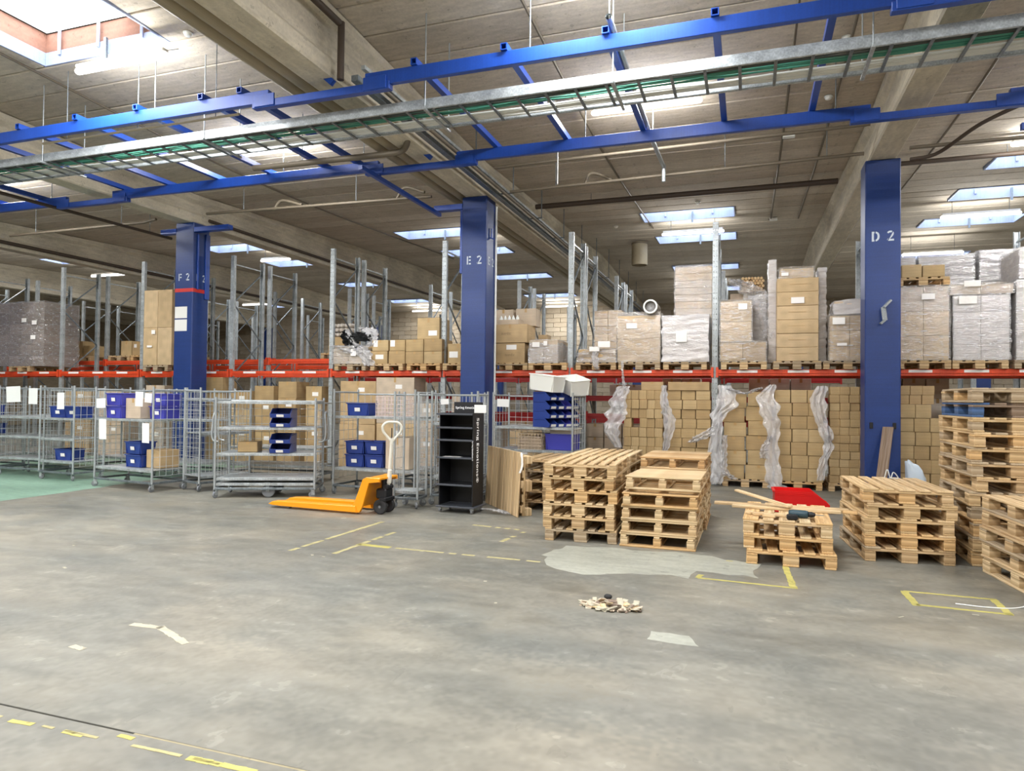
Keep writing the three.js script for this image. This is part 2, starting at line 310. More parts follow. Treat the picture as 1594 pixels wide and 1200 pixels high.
// walls with thickness; the far one laid in blocks that show between the racks
struct('wall_left', cbox(0.3, 7.6, ZN - ZB + 0.6), M.wall, [-34.56, 3.6, (ZN + ZB) / 2]);
struct('wall_right', cbox(0.3, 7.6, ZN - ZB + 0.6), M.wall, [16.86, 3.6, (ZN + ZB) / 2]);
struct('wall_near', cbox(51.7, 7.6, 0.3), M.wall, [-8.85, 3.6, ZN + 0.16]);
{
  const back = struct('wall_back', cbox(51.7, 7.6, 0.3), M.wall, [-8.85, 3.6, ZB - 0.2]);
  const w = 0.75, h = 0.24, g = cbox(w - 0.014, h - 0.014, 0.06, 0.006), rest = [[], [], []]; let single = 0;
  for (let r = 0; r < 26; r++) for (let i = -36; i < 34; i++) {
    const x = -8.85 + (i + (r % 2) / 2 + 0.5) * w, y = 0.13 + r * h; if (Math.abs(x + 8.85) > 25.3 || y > 6.3) continue;
    const m = Math.floor(rnd() * 3);
    if (single < 300 && x > -11 && x < 0.5 && y > 1.9 && y < 5.6) { mesh('block', g, M.block[m], back, [x + 8.85, y - 3.6, 0.175]); single++; } else rest[m].push(V(x + 8.85, y - 3.6, 0.175));
  }
  rest.forEach((list, m) => { const im = new THREE.InstancedMesh(g, M.block[m], list.length); list.forEach((p, i) => im.setMatrixAt(i, new THREE.Matrix4().setPosition(p))); im.name = 'blocks'; im.userData.kind = 'stuff'; im.castShadow = im.receiveShadow = true; back.add(im); });
}

// rooflights: [bay, z of the middle]
const LIGHT_W = 2.4, LIGHT_D = 1.0, ROOFLIGHTS = [];
for (let b = 1; b < 7; b++) for (const z of [4.7, 1.2, -3.4, b === 3 ? -6.4 : -6.95, -18.65, -21.95, -26.9, -31.2]) ROOFLIGHTS.push([b, z]);
ROOFLIGHTS.push([5, -15.95]);
const holes = {}, depthOf = (b, z) => (b === 3 && z === -6.4 ? 2.1 : LIGHT_D);
ROOFLIGHTS.forEach(([b, z]) => (holes[b] = holes[b] || []).push(z));
{ // roof of long concrete planks, each laid from beam to beam and cut round the rooflights
  const ceiling = struct('ceiling', cbox(51.7, 0.15, ZN - ZB + 0.6), M.wall, [-8.85, 8.1, (ZN + ZB) / 2]);
  const joined = [[], [], [], []]; let count = 0;
  const put = (x0, x1, z0, z1, seen) => {
    const y0 = roofY(z0), y1 = roofY(z1), L = Math.hypot(z1 - z0, y1 - y0) - 0.018, a = Math.atan2(y1 - y0, z0 - z1), m = Math.floor(rnd() * 4), dy = rr(-0.006, 0.006);
    const p = [(x0 + x1) / 2, (y0 + y1) / 2 + 0.1 + dy, (z0 + z1) / 2];
    const g = cbox(+(x1 - x0 - 0.01).toFixed(3), 0.2, +L.toFixed(3), 0.016);
    if (seen && count < 300) { mesh('roof_plank', g, M.concrete[m], ceiling, [p[0] + 8.85, p[1] - 8.1, p[2] - (ZN + ZB) / 2], [a, 0, 0]); count++; } else joined[m].push(moved(g, p[0] + 8.85, p[1] - 8.1, p[2] - (ZN + ZB) / 2, a, 0, 0));
  };
  for (let b = 0; b < 7; b++) {
    const x0 = XS[b], x1 = XS[b + 1], cx = (x0 + x1) / 2;
    const cuts = [ZN, -1.1, -12.7, -24.3, ZB]; (holes[b] || []).forEach((z) => cuts.push(z + depthOf(b, z) / 2, z - depthOf(b, z) / 2)); cuts.sort((p, q) => q - p);
    for (let i = 0; i < cuts.length - 1; i++) {
      const za = cuts[i], zb = cuts[i + 1], n = Math.max(1, Math.round((za - zb) / 0.62)), open = (holes[b] || []).some((z) => Math.abs(z - (za + zb) / 2) < 0.1);
      for (let k = 0; k < n; k++) {
        const z0 = za + (zb - za) * k / n, z1 = za + (zb - za) * (k + 1) / n, seen = z0 < -6 && ((b >= 3 && b <= 5) || (b === 2 && z0 < -11.5 && z0 > -28));
        if (open) { put(x0, cx - LIGHT_W / 2, z0, z1, seen); put(cx + LIGHT_W / 2, x1, z0, z1, seen); } else put(x0, x1, z0, z1, seen);
      }
    }
  }
  joined.forEach((l, m) => { if (l.length) { const q = mesh('roof_planks', merge(l), M.concrete[m], ceiling); q.userData.kind = 'stuff'; } });
}
{ // each rooflight: lining round the opening, hangers, opal dome; the daylight comes in through the dome
  const bays = ['far left bay', 'second bay from the left', 'bay left of column F 2', 'bay between columns F 2 and E 2', 'bay between columns E 2 and D 2', 'bay right of column D 2', 'bay at the right wall'];
  const rows = { '4.7': 'far behind the viewer', '1.2': 'behind the viewer', '-3.4': 'above the open floor', '-6.95': 'before the blue frame', '-6.4': '', '-15.95': 'just behind the columns', '-18.65': 'first row behind', '-21.95': 'second row behind', '-26.9': 'third row behind', '-31.2': 'last row' };
  const proto = {};
  for (const [b, z] of ROOFLIGHTS) {
    const cx = (XS[b] + XS[b + 1]) / 2, y = roofY(z), S1 = b === 3 && z === -6.4;
    const o = thing('rooflight', (S1 ? 'large rooflight with a pinkish upper lining at the top left, ' : 'white-lined rooflight in the ') + bays[b] + ', ' + rows[String(z)], 'skylight', [cx, y - 0.03, z]);
    if (S1) o.userData.label = 'large rooflight with a pinkish upper lining, at the top left corner before the blue frame';
    const lw = LIGHT_W, ld = depthOf(b, z), lower = 0.2, top = S1 ? 0.5 : 0.62, up = S1 ? M.curbPink : M.curb;
    for (const s of [-1, 1]) { mesh('lining_board', cbox(lw, lower, 0.03), M.curb, o, [0, lower / 2, s * (ld / 2 - 0.016)]); mesh('lining_board', cbox(0.03, lower, ld - 0.066), M.curb, o, [s * (lw / 2 - 0.016), lower / 2, 0]); }
    for (const s of [-1, 1]) { mesh('kerb_board', cbox(lw + 0.04, top - lower, 0.04), up, o, [0, (top + lower) / 2, s * (ld / 2 + 0.02)]); mesh('kerb_board', cbox(0.04, top - lower, ld), up, o, [s * (lw / 2 + 0.02), (top + lower) / 2, 0]); }
    const gw = S1 ? 1.62 : lw - 0.02, gx = S1 ? -0.38 : 0;
    mesh('skylight_window', cbox(gw, 0.05, ld, 0.02), M.skyGlow, o, [gx, top + 0.03, 0]);
    if (S1) mesh('kerb_cover', cbox(lw - gw, 0.05, ld, 0.01), M.curbPink, o, [gw / 2 - 0.38 + (lw - gw) / 2, top + 0.03, 0]);
    for (const s of S1 ? [-0.87, -0.1, 0.72] : [-0.62, 0.62]) mesh('hanger_strip', cbox(0.05, top - 0.12, 0.02), M.curb, o, [s, top / 2 + 0.06, -ld / 2 + 0.05]);
    mesh('opener_bar', cbox(0.05, 0.3, 0.04), M.zincDark, o, [0.1, 0.05, -ld / 2 + 0.09]);
    const l = new THREE.RectAreaLight(new THREE.Color(...SKY_TINT), SKYLIGHT_NITS, gw - 0.06, ld - 0.04); l.name = 'daylight'; l.position.set(gx, top - 0.01, 0); l.rotation.x = -PI / 2; o.add(l);
  }
}
{ // concrete roof beams with a recessed web, deeper towards the ridges
  const names = ['beam far on the left', 'beam in the left background', 'beam left of column F 2', 'roof beam over column F 2', 'roof beam over column E 2', 'roof beam over column D 2', 'roof beam right of column D 2', 'beam at the right wall'];
  XS.forEach((x, i) => {
    const zs = [ZN - 0.02, -1.1, -12.7, -24.3, ZB + 0.04], n = 12, pos = [], idx = [], uv = [];
    zs.forEach((z) => {
      const t = roofY(z) - 0.012, L = BEAM_LOW, a = 0.21, w = 0.155;
      const sec = [[-a + 0.02, L], [a - 0.02, L], [a, L + 0.03], [a, L + 0.2], [w, L + 0.27], [w, t - 0.2], [a + 0.03, t - 0.13], [a + 0.03, t], [-a - 0.03, t], [-a - 0.03, t - 0.13], [-w, t - 0.2], [-w, L + 0.27], [-a, L + 0.2], [-a, L + 0.03]];
      let q = 0; sec.forEach(([u, y], k) => { if (k) q += Math.hypot(u - sec[k - 1][0], y - sec[k - 1][1]); pos.push(u, y, z); uv.push(z, q); });
    });
    const m = 14;
    for (let s = 0; s < zs.length - 1; s++) for (let k = 0; k < m; k++) { const a = s * m + k, b = s * m + (k + 1) % m, c = a + m, d = b + m; idx.push(a, c, b, b, c, d); }
    const cap = (s, flip) => { for (let k = 1; k < m - 1; k++) flip ? idx.push(s * m, s * m + k + 1, s * m + k) : idx.push(s * m, s * m + k, s * m + k + 1); };
    cap(0, false); cap(zs.length - 1, true);
    let g = new THREE.BufferGeometry(); g.setAttribute('position', new THREE.Float32BufferAttribute(pos, 3)); g.setAttribute('uv', new THREE.Float32BufferAttribute(uv, 2)); g.setIndex(idx); g = g.toNonIndexed(); g.computeVertexNormals();
    const o = thing('roof_beam', 'pale concrete ' + names[i] + ', running away into the hall', 'beam', [Math.max(-34.15, Math.min(16.45, x)), 0, 0]);
    mesh('beam', g, M.beam, o);
  });
}
// blue columns
function stencil(text) {
  return std({ map: canvasTex(256, 128, (x, w, h) => {
    x.clearRect(0, 0, w, h); x.fillStyle = '#dfe6ee'; x.font = 'bold 118px sans-serif'; x.textBaseline = 'middle';
    const two = text.split(' '); x.textAlign = 'center'; x.fillText(two[0], 66, 66); x.fillText(two[1], 190, 66);
    x.globalCompositeOperation = 'destination-out'; x.fillRect(58, 0, 9, h); x.save(); x.translate(190, 64); x.rotate(0.5); x.fillRect(-5, -70, 8, 140); x.restore();
  }), transparent: true, roughness: 0.6, color: rgb(230, 236, 240) });
}
function column(x, z, label, text) {
  const o = thing('column', label, 'column', [x, 0, z]);
  mesh('shaft', cbox(0.53, BEAM_LOW - 0.004, 0.5, 0.015), M.columnBlue, o, [0, (BEAM_LOW - 0.004) / 2, -0.25]);
  if (text) mesh('stencilled_letters', new THREE.PlaneGeometry(0.46, 0.25), stencil(text), o, [0.0, 4.33, 0.0018]);
  return o;
}
const colF = column(-12.5, -12.7, 'blue column stencilled F 2, with a red band and two grey papers', 'F 2');
const colE = column(-5.19, -12.7, 'blue column stencilled E 2, standing behind the black display stand', 'E 2');
const colD = column(2.09, -12.7, 'blue column stencilled D 2, standing behind the right pallet stacks', 'D 2');
column(-19.8, -12.7, 'blue column beyond the left edge of the picture'); column(9.39, -12.7, 'blue column beyond the right edge of the picture');
[-27.1, -19.8, -12.5, -5.19, 2.09, 9.39].forEach((x, i) => column(x, -33.95, 'blue column at the back wall, ' + ['farthest left', 'second from the left', 'in line with column F 2', 'in line with column E 2', 'in line with column D 2', 'farthest right'][i]));
mesh('red_band', cbox(0.536, 0.11, 0.506, 0.015), std({ color: rgb(206, 52, 46), roughness: 0.5 }), colF, [0, 4.02, -0.25]);
for (const y of [3.5, 3.2]) mesh('paper_notice', cbox(0.36, 0.27, 0.004, 0.001), M.paper, colF, [-0.06, y, 0.003]);
mesh('channel_strip', cbox(0.035, 1.55, 0.13, 0.006), M.frameBlue, colF, [0.28, 4.62, -0.43]);
mesh('channel_strip', cbox(0.03, 1.3, 0.05, 0.006), M.frameBlue, colF, [0.278, 4.7, -0.14]);
mesh('stencilled_letters', new THREE.PlaneGeometry(0.4, 0.25), stencil('F 2'), colF, [0.2668, 4.33, -0.24], [0, PI / 2, 0]);
mesh('stencilled_letters', new THREE.PlaneGeometry(0.44, 0.25), stencil('E 2'), colE, [0.2668, 4.33, -0.25], [0, PI / 2, 0]);
mesh('drain_pipe', bar([0.29, 0, -0.48], [0.29, 5.5, -0.48], 0.022), M.whitePlastic, colE);
mesh('wall_bracket', merge([flat([0.3, 4.98, -0.2], [0.3, 4.78, -0.2], 0.02, 0.05), flat([0.27, 4.8, -0.2], [0.36, 4.76, -0.2], 0.05, 0.02)]), M.frameBlue, colE);
for (const [c, xs] of [[colF, [[-0.73, -0.265], [0.265, 1.25]]], [colE, [[-0.9, -0.265]]]]) for (const [a, b] of xs) mesh('bracket_arm', cbox(b - a, 0.11, 0.16, 0.006), M.frameBlue, c, [(a + b) / 2, 5.43, -0.08]);
mesh('bracket_post', cbox(0.06, 1.35, 0.1, 0.006), M.frameBlue, colE, [-0.3, 4.76, -0.1]);
mesh('hook', merge([flat([0.11, 3.26, 0.02], [0.0, 3.14, 0.05], 0.08, 0.03), flat([0.0, 3.14, 0.05], [0.02, 2.93, 0.07], 0.09, 0.03), flat([0.02, 2.93, 0.07], [-0.05, 2.87, 0.09], 0.06, 0.03)]), M.zinc, colD);
mesh('bolt_plate', merge([-0.17, 0.17].map((x) => moved(cbox(0.05, 0.1, 0.02), x, 1.2, 0.01))), M.black, colD);

// ------------------------------------------------------------------ lamps under the roof
{
  const L = [
    [-8.24, -7.17, 1.66, 'tube lamp glowing beside the large rooflight at the top left'],
    [-8.4, -10.65, 1.66, 'tube lamp glowing behind the cable tray, left of column E 2'],
    [-1.54, -10.75, 1.72, 'long tube lamp glowing below the cable tray in the middle of the picture'],
    [-15.8, -10.6, 1.66, 'tube lamp glowing at the left edge, level with the cable tray'],
    [-15.1, -19.3, 1.2, 'small far tube lamp between the rack posts right of column F 2'],
    [-16.1, -32.9, 1.7, 'tube lamp near the back wall, left of column E 2'],
    [-8.8, -32.9, 1.7, 'tube lamp near the back wall, right of column E 2'],
    [-1.46, -19.3, 1.66, 'thin tube lamp between two rooflights in the bay left of column D 2'],
    [5.3, -24.0, 1.66, 'tube lamp low behind wrapped pallets, right of column D 2'],
    [5.3, -19.4, 1.7, 'tube lamp above the rooflight right of column D 2'],
    [5.2, -14.25, 1.7, 'tube lamp cut by the right edge of the picture'],
    [-1.54, -7.17, 1.7, 'tube lamp above the picture, before the blue frame'], [5.6, -7.17, 1.7, 'tube lamp outside the picture, right of column D 2'],
    [-1.75, -28.8, 1.2, 'tube lamp far back, hidden behind the tallest wrapped stack'], [-7.85, -19.3, 1.0, 'tube lamp hidden behind column E 2'],
    [5.6, -10.7, 1.7, 'tube lamp outside the picture, level with the cable tray'], [-15.5, -5.4, 1.7, 'tube lamp outside the picture on the left'],
    [-8.24, -5.2, 1.7, 'tube lamp above the picture, left bay'],
    ...[-2, 0, 3, 6].flatMap((z, i) => [-15.5, -8.24, -1.54, 5.6].map((x, k) => [x, z, 1.7, 'tube lamp out of view, ' + ['first', 'second', 'third', 'fourth'][i] + ' row from the frame, ' + ['far left', 'left', 'middle', 'right'][k]])),
    ...[-10.6, -15.2, -20, -28.5].map((z, i) => [-23.4, z, 1.7, 'tube lamp in the dim left part of the hall, ' + ['nearest', 'second', 'third', 'farthest'][i]]),
    ...[-15.2, -20, -28.5].map((z, i) => [12.8, z, 1.7, 'tube lamp beyond the right edge, ' + ['nearest', 'middle', 'farthest'][i] + ' of three']),
  ];
  for (const [x, z, len, label] of L) {
    const y = 6.15, under = z === -7.17, top = roofY(under ? -7.6 : z) - y, o = thing('tube_lamp', label, 'lamp', [x, y, z]);
    mesh('housing', cbox(len - 0.06, 0.05, 0.1, 0.012), M.lampBody, o, [0, 0.065, 0]);
    const g = new THREE.CapsuleGeometry(0.052, len - 0.1, 6, 14); g.rotateZ(PI / 2); g.scale(1, 0.85, 1);
    mesh('glowing_tube', plain(g), M.tubeGlow, o, [0, 0, 0]);
    for (const s of [-1, 1]) mesh('hanger_rod', bar([s * len * 0.35, 0.07, 0], [s * len * 0.35, top, under ? -0.43 : 0], 0.006, 6), M.zincDark, o);
    const l = new THREE.RectAreaLight(new THREE.Color(...TUBE_TINT), 1.45 * TUBE_NITS, len - 0.05, 0.1); l.name = 'tube_light'; l.position.set(0, -0.056, 0); l.rotation.x = -PI / 2; o.add(l);
    for (const s of [-1, 1]) { const k = new THREE.RectAreaLight(new THREE.Color(...TUBE_TINT), 0.5 * TUBE_NITS, len - 0.05, 0.08); k.name = 'tube_light'; k.position.set(0, 0, s * 0.058); k.rotation.y = s > 0 ? PI : 0; o.add(k); }
  }
}
// ------------------------------------------------------------------ blue overhead frame
{
  const o = thing('overhead_frame', 'blue steel frame of two long rails and cross tubes under the roof', 'frame', [0, 5.53, 0]);
  const segs = [[-19.5, -13.25], [-12.0, -6.0], [-4.55, 1.55], [3.15, 9.0]], drops = [[-13.5, -11.6], [-6.25, -4.2], [1.3, 3.35]];
  for (const z of [-7.5, -10.35]) {
    for (const [a, b] of segs) mesh('rail', cbox(b - a, 0.17, 0.075, 0.006), M.frameBlue, o, [(a + b) / 2, 0, z]);
    for (const [a, b] of drops) { mesh('drop_rail', cbox(b - a, 0.1, 0.1, 0.006), M.frameBlue, o, [(a + b) / 2, -0.1, z]); for (const s of [a + 0.2, b - 0.2]) mesh('splice_plate', cbox(0.32, 0.16, 0.02, 0.004), M.frameBlue, o, [s, -0.06, z + 0.055]); }
  }
  const tube = new THREE.Shape([[-0.04, -0.04], [0.04, -0.04], [0.04, 0.04], [-0.04, 0.04]].map((p) => new THREE.Vector2(...p))); tube.holes.push(new THREE.Path([[-0.03, -0.03], [-0.03, 0.03], [0.03, 0.03], [0.03, -0.03]].map((p) => new THREE.Vector2(...p))));
  const tg = plain(new THREE.ExtrudeGeometry(tube, { depth: 3.35, bevelEnabled: false }));
  for (const x of [-18.3, -16.5, -15.2, -14.0, -11.7, -10.6, -9.42, -8.26, -7.1, -6.45, -3.86, -2.7, -1.51, -0.35, 0.82, 3.7, 4.9, 6.1, 7.3]) mesh('cross_tube', tg, M.frameBlue, o, [x, 0.125, -10.78]);
  for (const x of [-14.0, -8.26, -2.7, 0.82, 4.9]) for (const z of [-7.5, -10.35]) mesh('hanger_rod', bar([x + 0.3, 0.08, z], [x + 0.3, roofY(z) - 5.53, z], 0.008, 6), M.zincDark, o);
  mesh('diagonal_stay', merge([flat([-5.0, 0.02, -7.45], [-5.32, 0.3, -7.45], 0.06, 0.08), flat([-5.0, 0.02, -10.3], [-5.32, 0.3, -10.3], 0.06, 0.08)]), M.frameBlue, o);
  const s = thing('support_rail', 'blue angle rail running from the overhead frame to column E 2', 'rail', [-5.97, 5.3, 0]);
  mesh('rail', flat([0, 0, -9.7], [0, 0, -12.75], 0.07, 0.07), M.frameBlue, s); mesh('hanger_plate', merge([flat([0, 0.03, -10.33], [0, 0.2, -10.33], 0.01, 0.06)]), M.frameBlue, s);
  const r = thing('short_rail', 'short dark blue rail right of column D 2 below the frame', 'rail', [3.35, 5.2, -10.6]);
  mesh('rail', cbox(2.8, 0.09, 0.07), M.frameBlue, r, [1.4, 0, 0]); mesh('post', cbox(0.07, 0.42, 0.07), M.frameBlue, r, [0.9, 0.05, 0]); for (const x of [0.35, 2.3]) mesh('hanger_rod', bar([x, 0.03, 0], [x, 1.13, 0], 0.008, 6), M.zincDark, r);
}
// ------------------------------------------------------------------ cable tray with its cables
{
  const o = thing('cable_tray', 'galvanised ladder tray full of cables crossing under the roof', 'cable tray', [0, 5.3, -8.2]), x0 = -19.6, x1 = 9.2, cx = (x0 + x1) / 2, L = x1 - x0;
  for (const [z, h] of [[0.33, 0.12], [-0.33, 0.1]]) mesh('side_rail', merge([moved(cbox(L, h, 0.006, 0.001), cx, 0.02, z), moved(cbox(L, 0.008, 0.03, 0.001), cx, 0.02 + h / 2, z - 0.014), moved(cbox(L, 0.008, 0.03, 0.001), cx, 0.02 - h / 2, z - 0.014)]), M.zinc, o);
  const rung = cbox(0.035, 0.02, 0.65, 0.003); for (let x = x0 + 0.15; x < x1; x += 0.372) mesh('rung', rung, M.zincDark, o, [x, -0.035, 0]);
  const run = (name, mat, z, y, r, w) => mesh(name, pipe(Array.from({ length: 40 }, (_, i) => [x0 + L * i / 39, y + rr(0, 0.012), z + rr(-w, w)]), r, 6, false, 2), mat, o);
  for (let i = 0; i < 6; i++) run('green_cable', M.cableGreen, 0.12 - i * 0.03, -0.005 + (i % 2) * 0.014, 0.011, 0.02);
  for (let i = 0; i < 5; i++) run('white_cable', M.cableWhite, -0.12 - i * 0.035, -0.005, 0.016, 0.012);
  for (let i = 0; i < 5; i++) run('dark_cable', M.cableDark, 0.27 - i * 0.03, -0.005, 0.012, 0.016);
  for (const x of [-17, -14.2, -10.6, -7.4, -3.9, -1.5, 1.2, 4.6, 7.6]) {
    mesh('hanger_rod', bar([x, -0.06, 0.36], [x, roofY(-7.84) - 5.3, 0.36], 0.009, 6), M.zinc, o); mesh('hanger_rod', bar([x, -0.06, -0.36], [x, roofY(-8.56) - 5.3, -0.36], 0.009, 6), M.zinc, o);
    mesh('cross_bracket', cbox(0.04, 0.03, 0.8, 0.003), M.zinc, o, [x, -0.065, 0]);
  }
  const c = thing('thin_conduit', 'thin beige conduit just before the left part of the tray', 'pipe', [0, 5.42, -7.62]);
  mesh('pipe', bar([-10.3, 0, 0], [-6.6, 0, 0], 0.018), M.beigePipe, c); for (const x of [-9.8, -8.4, -7]) mesh('hanger_rod', bar([x, 0, 0], [x, roofY(-7.62) - 5.42, 0], 0.006, 6), M.zincDark, c);
}
// ------------------------------------------------------------------ pipes, trunking and small fittings under the roof
function run(name, label, category, mat, lines, r, rods = [], rodMat = M.zincDark) {
  const a = lines[0][0], o = thing(name, label, category, a), rel = (p) => [p[0] - a[0], p[1] - a[1], p[2] - a[2]];
  lines.forEach((l) => mesh('pipe', l.length === 2 ? bar(rel(l[0]), rel(l[1]), r, 10) : pipe(l.map(rel), r, 10), mat, o));
  rods.forEach(([x, y, z]) => mesh('hanger_rod', bar(rel([x, y, z]), rel([x, roofY(z) - 0.005, z]), 0.007, 6), rodMat, o)); return o;
}
{
  const G = M.greyPipe, D = M.darkPipe, B = M.beigePipe;
  run('sprinkler_pipe', 'grey sprinkler pipe crossing left of column F 2', 'pipe', G, [[[-17.7, 5.55, -12.3], [-13.3, 5.57, -12.3]], [[-13.3, 5.57, -12.3], [-12.95, 5.62, -12.3]]], 0.032, [[-16.8, 5.55, -12.3], [-14, 5.55, -12.3]]);
  run('sprinkler_pipe', 'grey sprinkler pipe crossing between columns F 2 and E 2', 'pipe', G, [[[-11.4, 5.6, -12.2], [-5.9, 5.52, -12.2]], [[-9.6, 5.56, -12.2], [-9.45, 5.72, -12.2], [-8.9, 5.6, -12.2]], [[-6.65, 5.55, -12.2], [-6.5, 5.74, -12.2], [-6.05, 5.62, -12.2]]], 0.03, [[-10.4, 5.56, -12.2], [-7.6, 5.55, -12.2]]);
  run('sprinkler_pipe', 'grey sprinkler pipe crossing between columns E 2 and D 2', 'pipe', G, [[[-4.3, 5.5, -12.3], [1.75, 5.6, -12.3]], [[-4.4, 5.78, -11.7], [1.75, 5.85, -11.7]], [[-2.85, 5.52, -12.3], [-2.75, 5.7, -12.3], [-2.35, 5.56, -12.3]]], 0.028, [[-3.4, 5.5, -12.3], [-0.4, 5.55, -12.3], [1.2, 5.58, -12.3]]);
  run('sprinkler_pipe', 'grey sprinkler pipe crossing right of column D 2', 'pipe', G, [[[2.4, 5.62, -12.3], [9.1, 5.62, -12.3]]], 0.03, [[4, 5.62, -12.3], [7, 5.62, -12.3]]);
  run('gutter_pipe', 'wide brown pipe under the roof behind the columns, bay left of column D 2', 'pipe', D, [[[-4.85, 6.18, -15.75], [1.75, 6.2, -15.75]]], 0.06, [[-3.5, 6.18, -15.75], [0.5, 6.18, -15.75]]);
  run('gutter_pipe', 'brown pipe under the roof behind the columns, bay right of column D 2', 'pipe', D, [[[2.45, 6.18, -14.9], [9.1, 6.2, -14.9]]], 0.045, [[4.5, 6.18, -14.9]]);
  run('drop_pipe', 'dark brown pipe dropping from the roof beside the beam of column E 2', 'pipe', D, [[[-4.86, 6.3, -4.2], [-4.86, 6.25, -7.35]], [[-4.86, 6.28, -7.4], [-4.86, 5.55, -7.4]]], 0.045);
  run('crossing_pipe', 'galvanised pipe running away below the rails in the middle', 'pipe', M.zinc, [[[-1.45, 5.72, -7.3], [-1.45, 5.68, -10.9], [-1.42, 5.66, -12.2]], [[-1.42, 5.7, -12.2], [-1.42, 5.4, -12.2]]], 0.035, [[-1.45, 5.72, -7.35], [-1.45, 5.66, -10.95]], M.lampBody);
  run('bent_pipe', 'grey bent pipe rising to the cable tray before column E 2', 'pipe', G, [[[-8.2, 5.55, -9.85], [-5.6, 5.52, -9.85]], [[-5.6, 5.52, -9.85], [-5.25, 5.54, -9.8], [-5.06, 5.68, -9.6], [-5.02, 5.9, -9.4]]], 0.05, [[-7.2, 5.55, -9.85], [-6, 5.52, -9.85]]);
  [[-5.56, 0], [-5.78, 1]].forEach(([x, k]) => run('duct_pipe', 'thick beige pipe beside the beam of column E 2, ' + (k ? 'the outer one' : 'the inner one') + ' of two', 'pipe', B, [[[x, 5.7, -5.0], [x, 5.7, -33.5]]], 0.085, [[x, 5.7, -9], [x, 5.7, -16], [x, 5.7, -24]]));
  run('conduit', 'dark conduit along the beam of column F 2', 'pipe', D, [[[-12.25, 5.75, -13.2], [-12.25, 5.75, -33.5]]], 0.04);
  run('conduit', 'dark conduit along the beam in the left background', 'pipe', D, [[[-19.54, 5.75, -9], [-19.54, 5.75, -33.5]]], 0.05);
  run('conduit', 'dark conduit along the beam of column D 2, far side', 'pipe', D, [[[2.335, 5.75, -13.3], [2.335, 5.75, -33.5]]], 0.035);
  run('slanting_pipe', 'long dark pipe running to column F 2 from the upper left', 'pipe', D, [[[-13.8, 5.45, -7.7], [-13.4, 5.4, -13.2]]], 0.035, [[-13.75, 5.45, -8.3], [-13.45, 5.4, -12.6]]);
  for (const [x, n] of [[-2.62, 'left'], [0.55, 'inner right'], [1.25, 'outer right']]) run('roof_conduit', 'thin conduit along the roof between columns E 2 and D 2, the ' + n + ' one', 'pipe', G, [[[x, roofY(-5) - 0.03, -5], [x, 6.25, -12.7], [x, roofY(-20) - 0.03, -20]]], 0.02);
  for (const [x, n] of [[-10.2, 'left'], [-6.5, 'right']]) run('roof_conduit', 'thin conduit along the roof between columns F 2 and E 2, the ' + n + ' one', 'pipe', G, [[[x, roofY(-5) - 0.03, -5], [x, 6.25, -12.7], [x, roofY(-23) - 0.03, -23]]], 0.02);
  run('roof_conduit', 'thin conduit along the roof right of column D 2', 'pipe', G, [[[3.2, 6.4, -9], [3.2, 6.25, -12.7], [3.3, roofY(-22) - 0.03, -22]]], 0.02);
  run('hose', 'dark hose hanging in a curve right of column D 2', 'hose', D, [[[2.45, 5.5, -12.5], [2.75, 5.48, -12.3], [3.3, 5.75, -11.8], [4.2, 5.95, -11.4], [5.2, 5.85, -11.2], [6.4, 5.95, -11.2]]], 0.03);
  run('pull_cord', 'thin pale cord hanging below the lower blue rail', 'cord', M.whitePlastic, [[[-2.85, 5.62, -10.4], [-2.85, 4.95, -10.4]]], 0.008);
  // service trunking on the right of the E 2 beam
  const o = thing('service_trunking', 'grey trunking along the beam of column E 2, right side', 'trunking', [-4.72, 5.6, -20]);
  mesh('trunk', cbox(0.1, 0.08, 25, 0.004), M.zincDark, o, [0, 0, 0]); mesh('cable_channel', cbox(0.06, 0.05, 25, 0.004), M.zinc, o, [0.12, 0.12, 0]); mesh('pipe', bar([0.16, 0.02, 12], [0.16, 0.02, -13], 0.03), G, o);
  for (let z = 11; z > -13; z -= 2) mesh('bracket', merge([flat([-0.2, 0.1, z], [0.26, 0.1, z], 0.04, 0.02), flat([0.24, 0.1, z], [0.24, roofY(z - 20) - 5.61, z], 0.02, 0.02)]), M.zincDark, o);
  const d = thing('vent_duct', 'short pale round vent duct hanging from the roof', 'duct', [-3.3, 5.86, -22]);
  mesh('duct', lathe([[0.235, 0], [0.25, 0.01], [0.25, 0.72], [0.24, 0.72], [0.24, 0.02], [0.235, 0]], 28), M.beigePipe, d); mesh('hanger_ring', lathe([[0.252, 0.66], [0.262, 0.66], [0.262, 0.7], [0.252, 0.7], [0.252, 0.66]], 28), M.greyPipe, d);
  const f = thing('smoke_vent', 'small round smoke vent high at the back wall', 'vent', [-6.0, 4.9, -34.2]); mesh('rim', plain(new THREE.TorusGeometry(0.3, 0.04, 8, 24)), M.darkPipe, f);
  mesh('grille', merge([-0.2, -0.1, 0, 0.1, 0.2].map((y) => moved(cbox(2 * Math.sqrt(0.085 - y * y), 0.05, 0.02, 0.004), 0, y, 0, 0.5))), M.darkPipe, f);
  const spots = [[-3.9, -6.4, 'above the upper blue rail, left of the middle'], [-3.2, -8.9, 'between the blue rails, middle of the picture'], [-3.0, -10.6, 'just behind the lower blue rail'], [0.75, -7.2, 'above the cable tray, right of the middle'], [1.2, -9.9, 'below the cable tray, left of column D 2'], [1.15, -11.6, 'nearest to column D 2'], [-7.2, -7.3, 'at the right end of the large rooflight'], [-1.2, -17.4, 'before the first rooflight behind the columns'], [-3.6, -19.5, 'beside the rooflights, bay left of column D 2']];
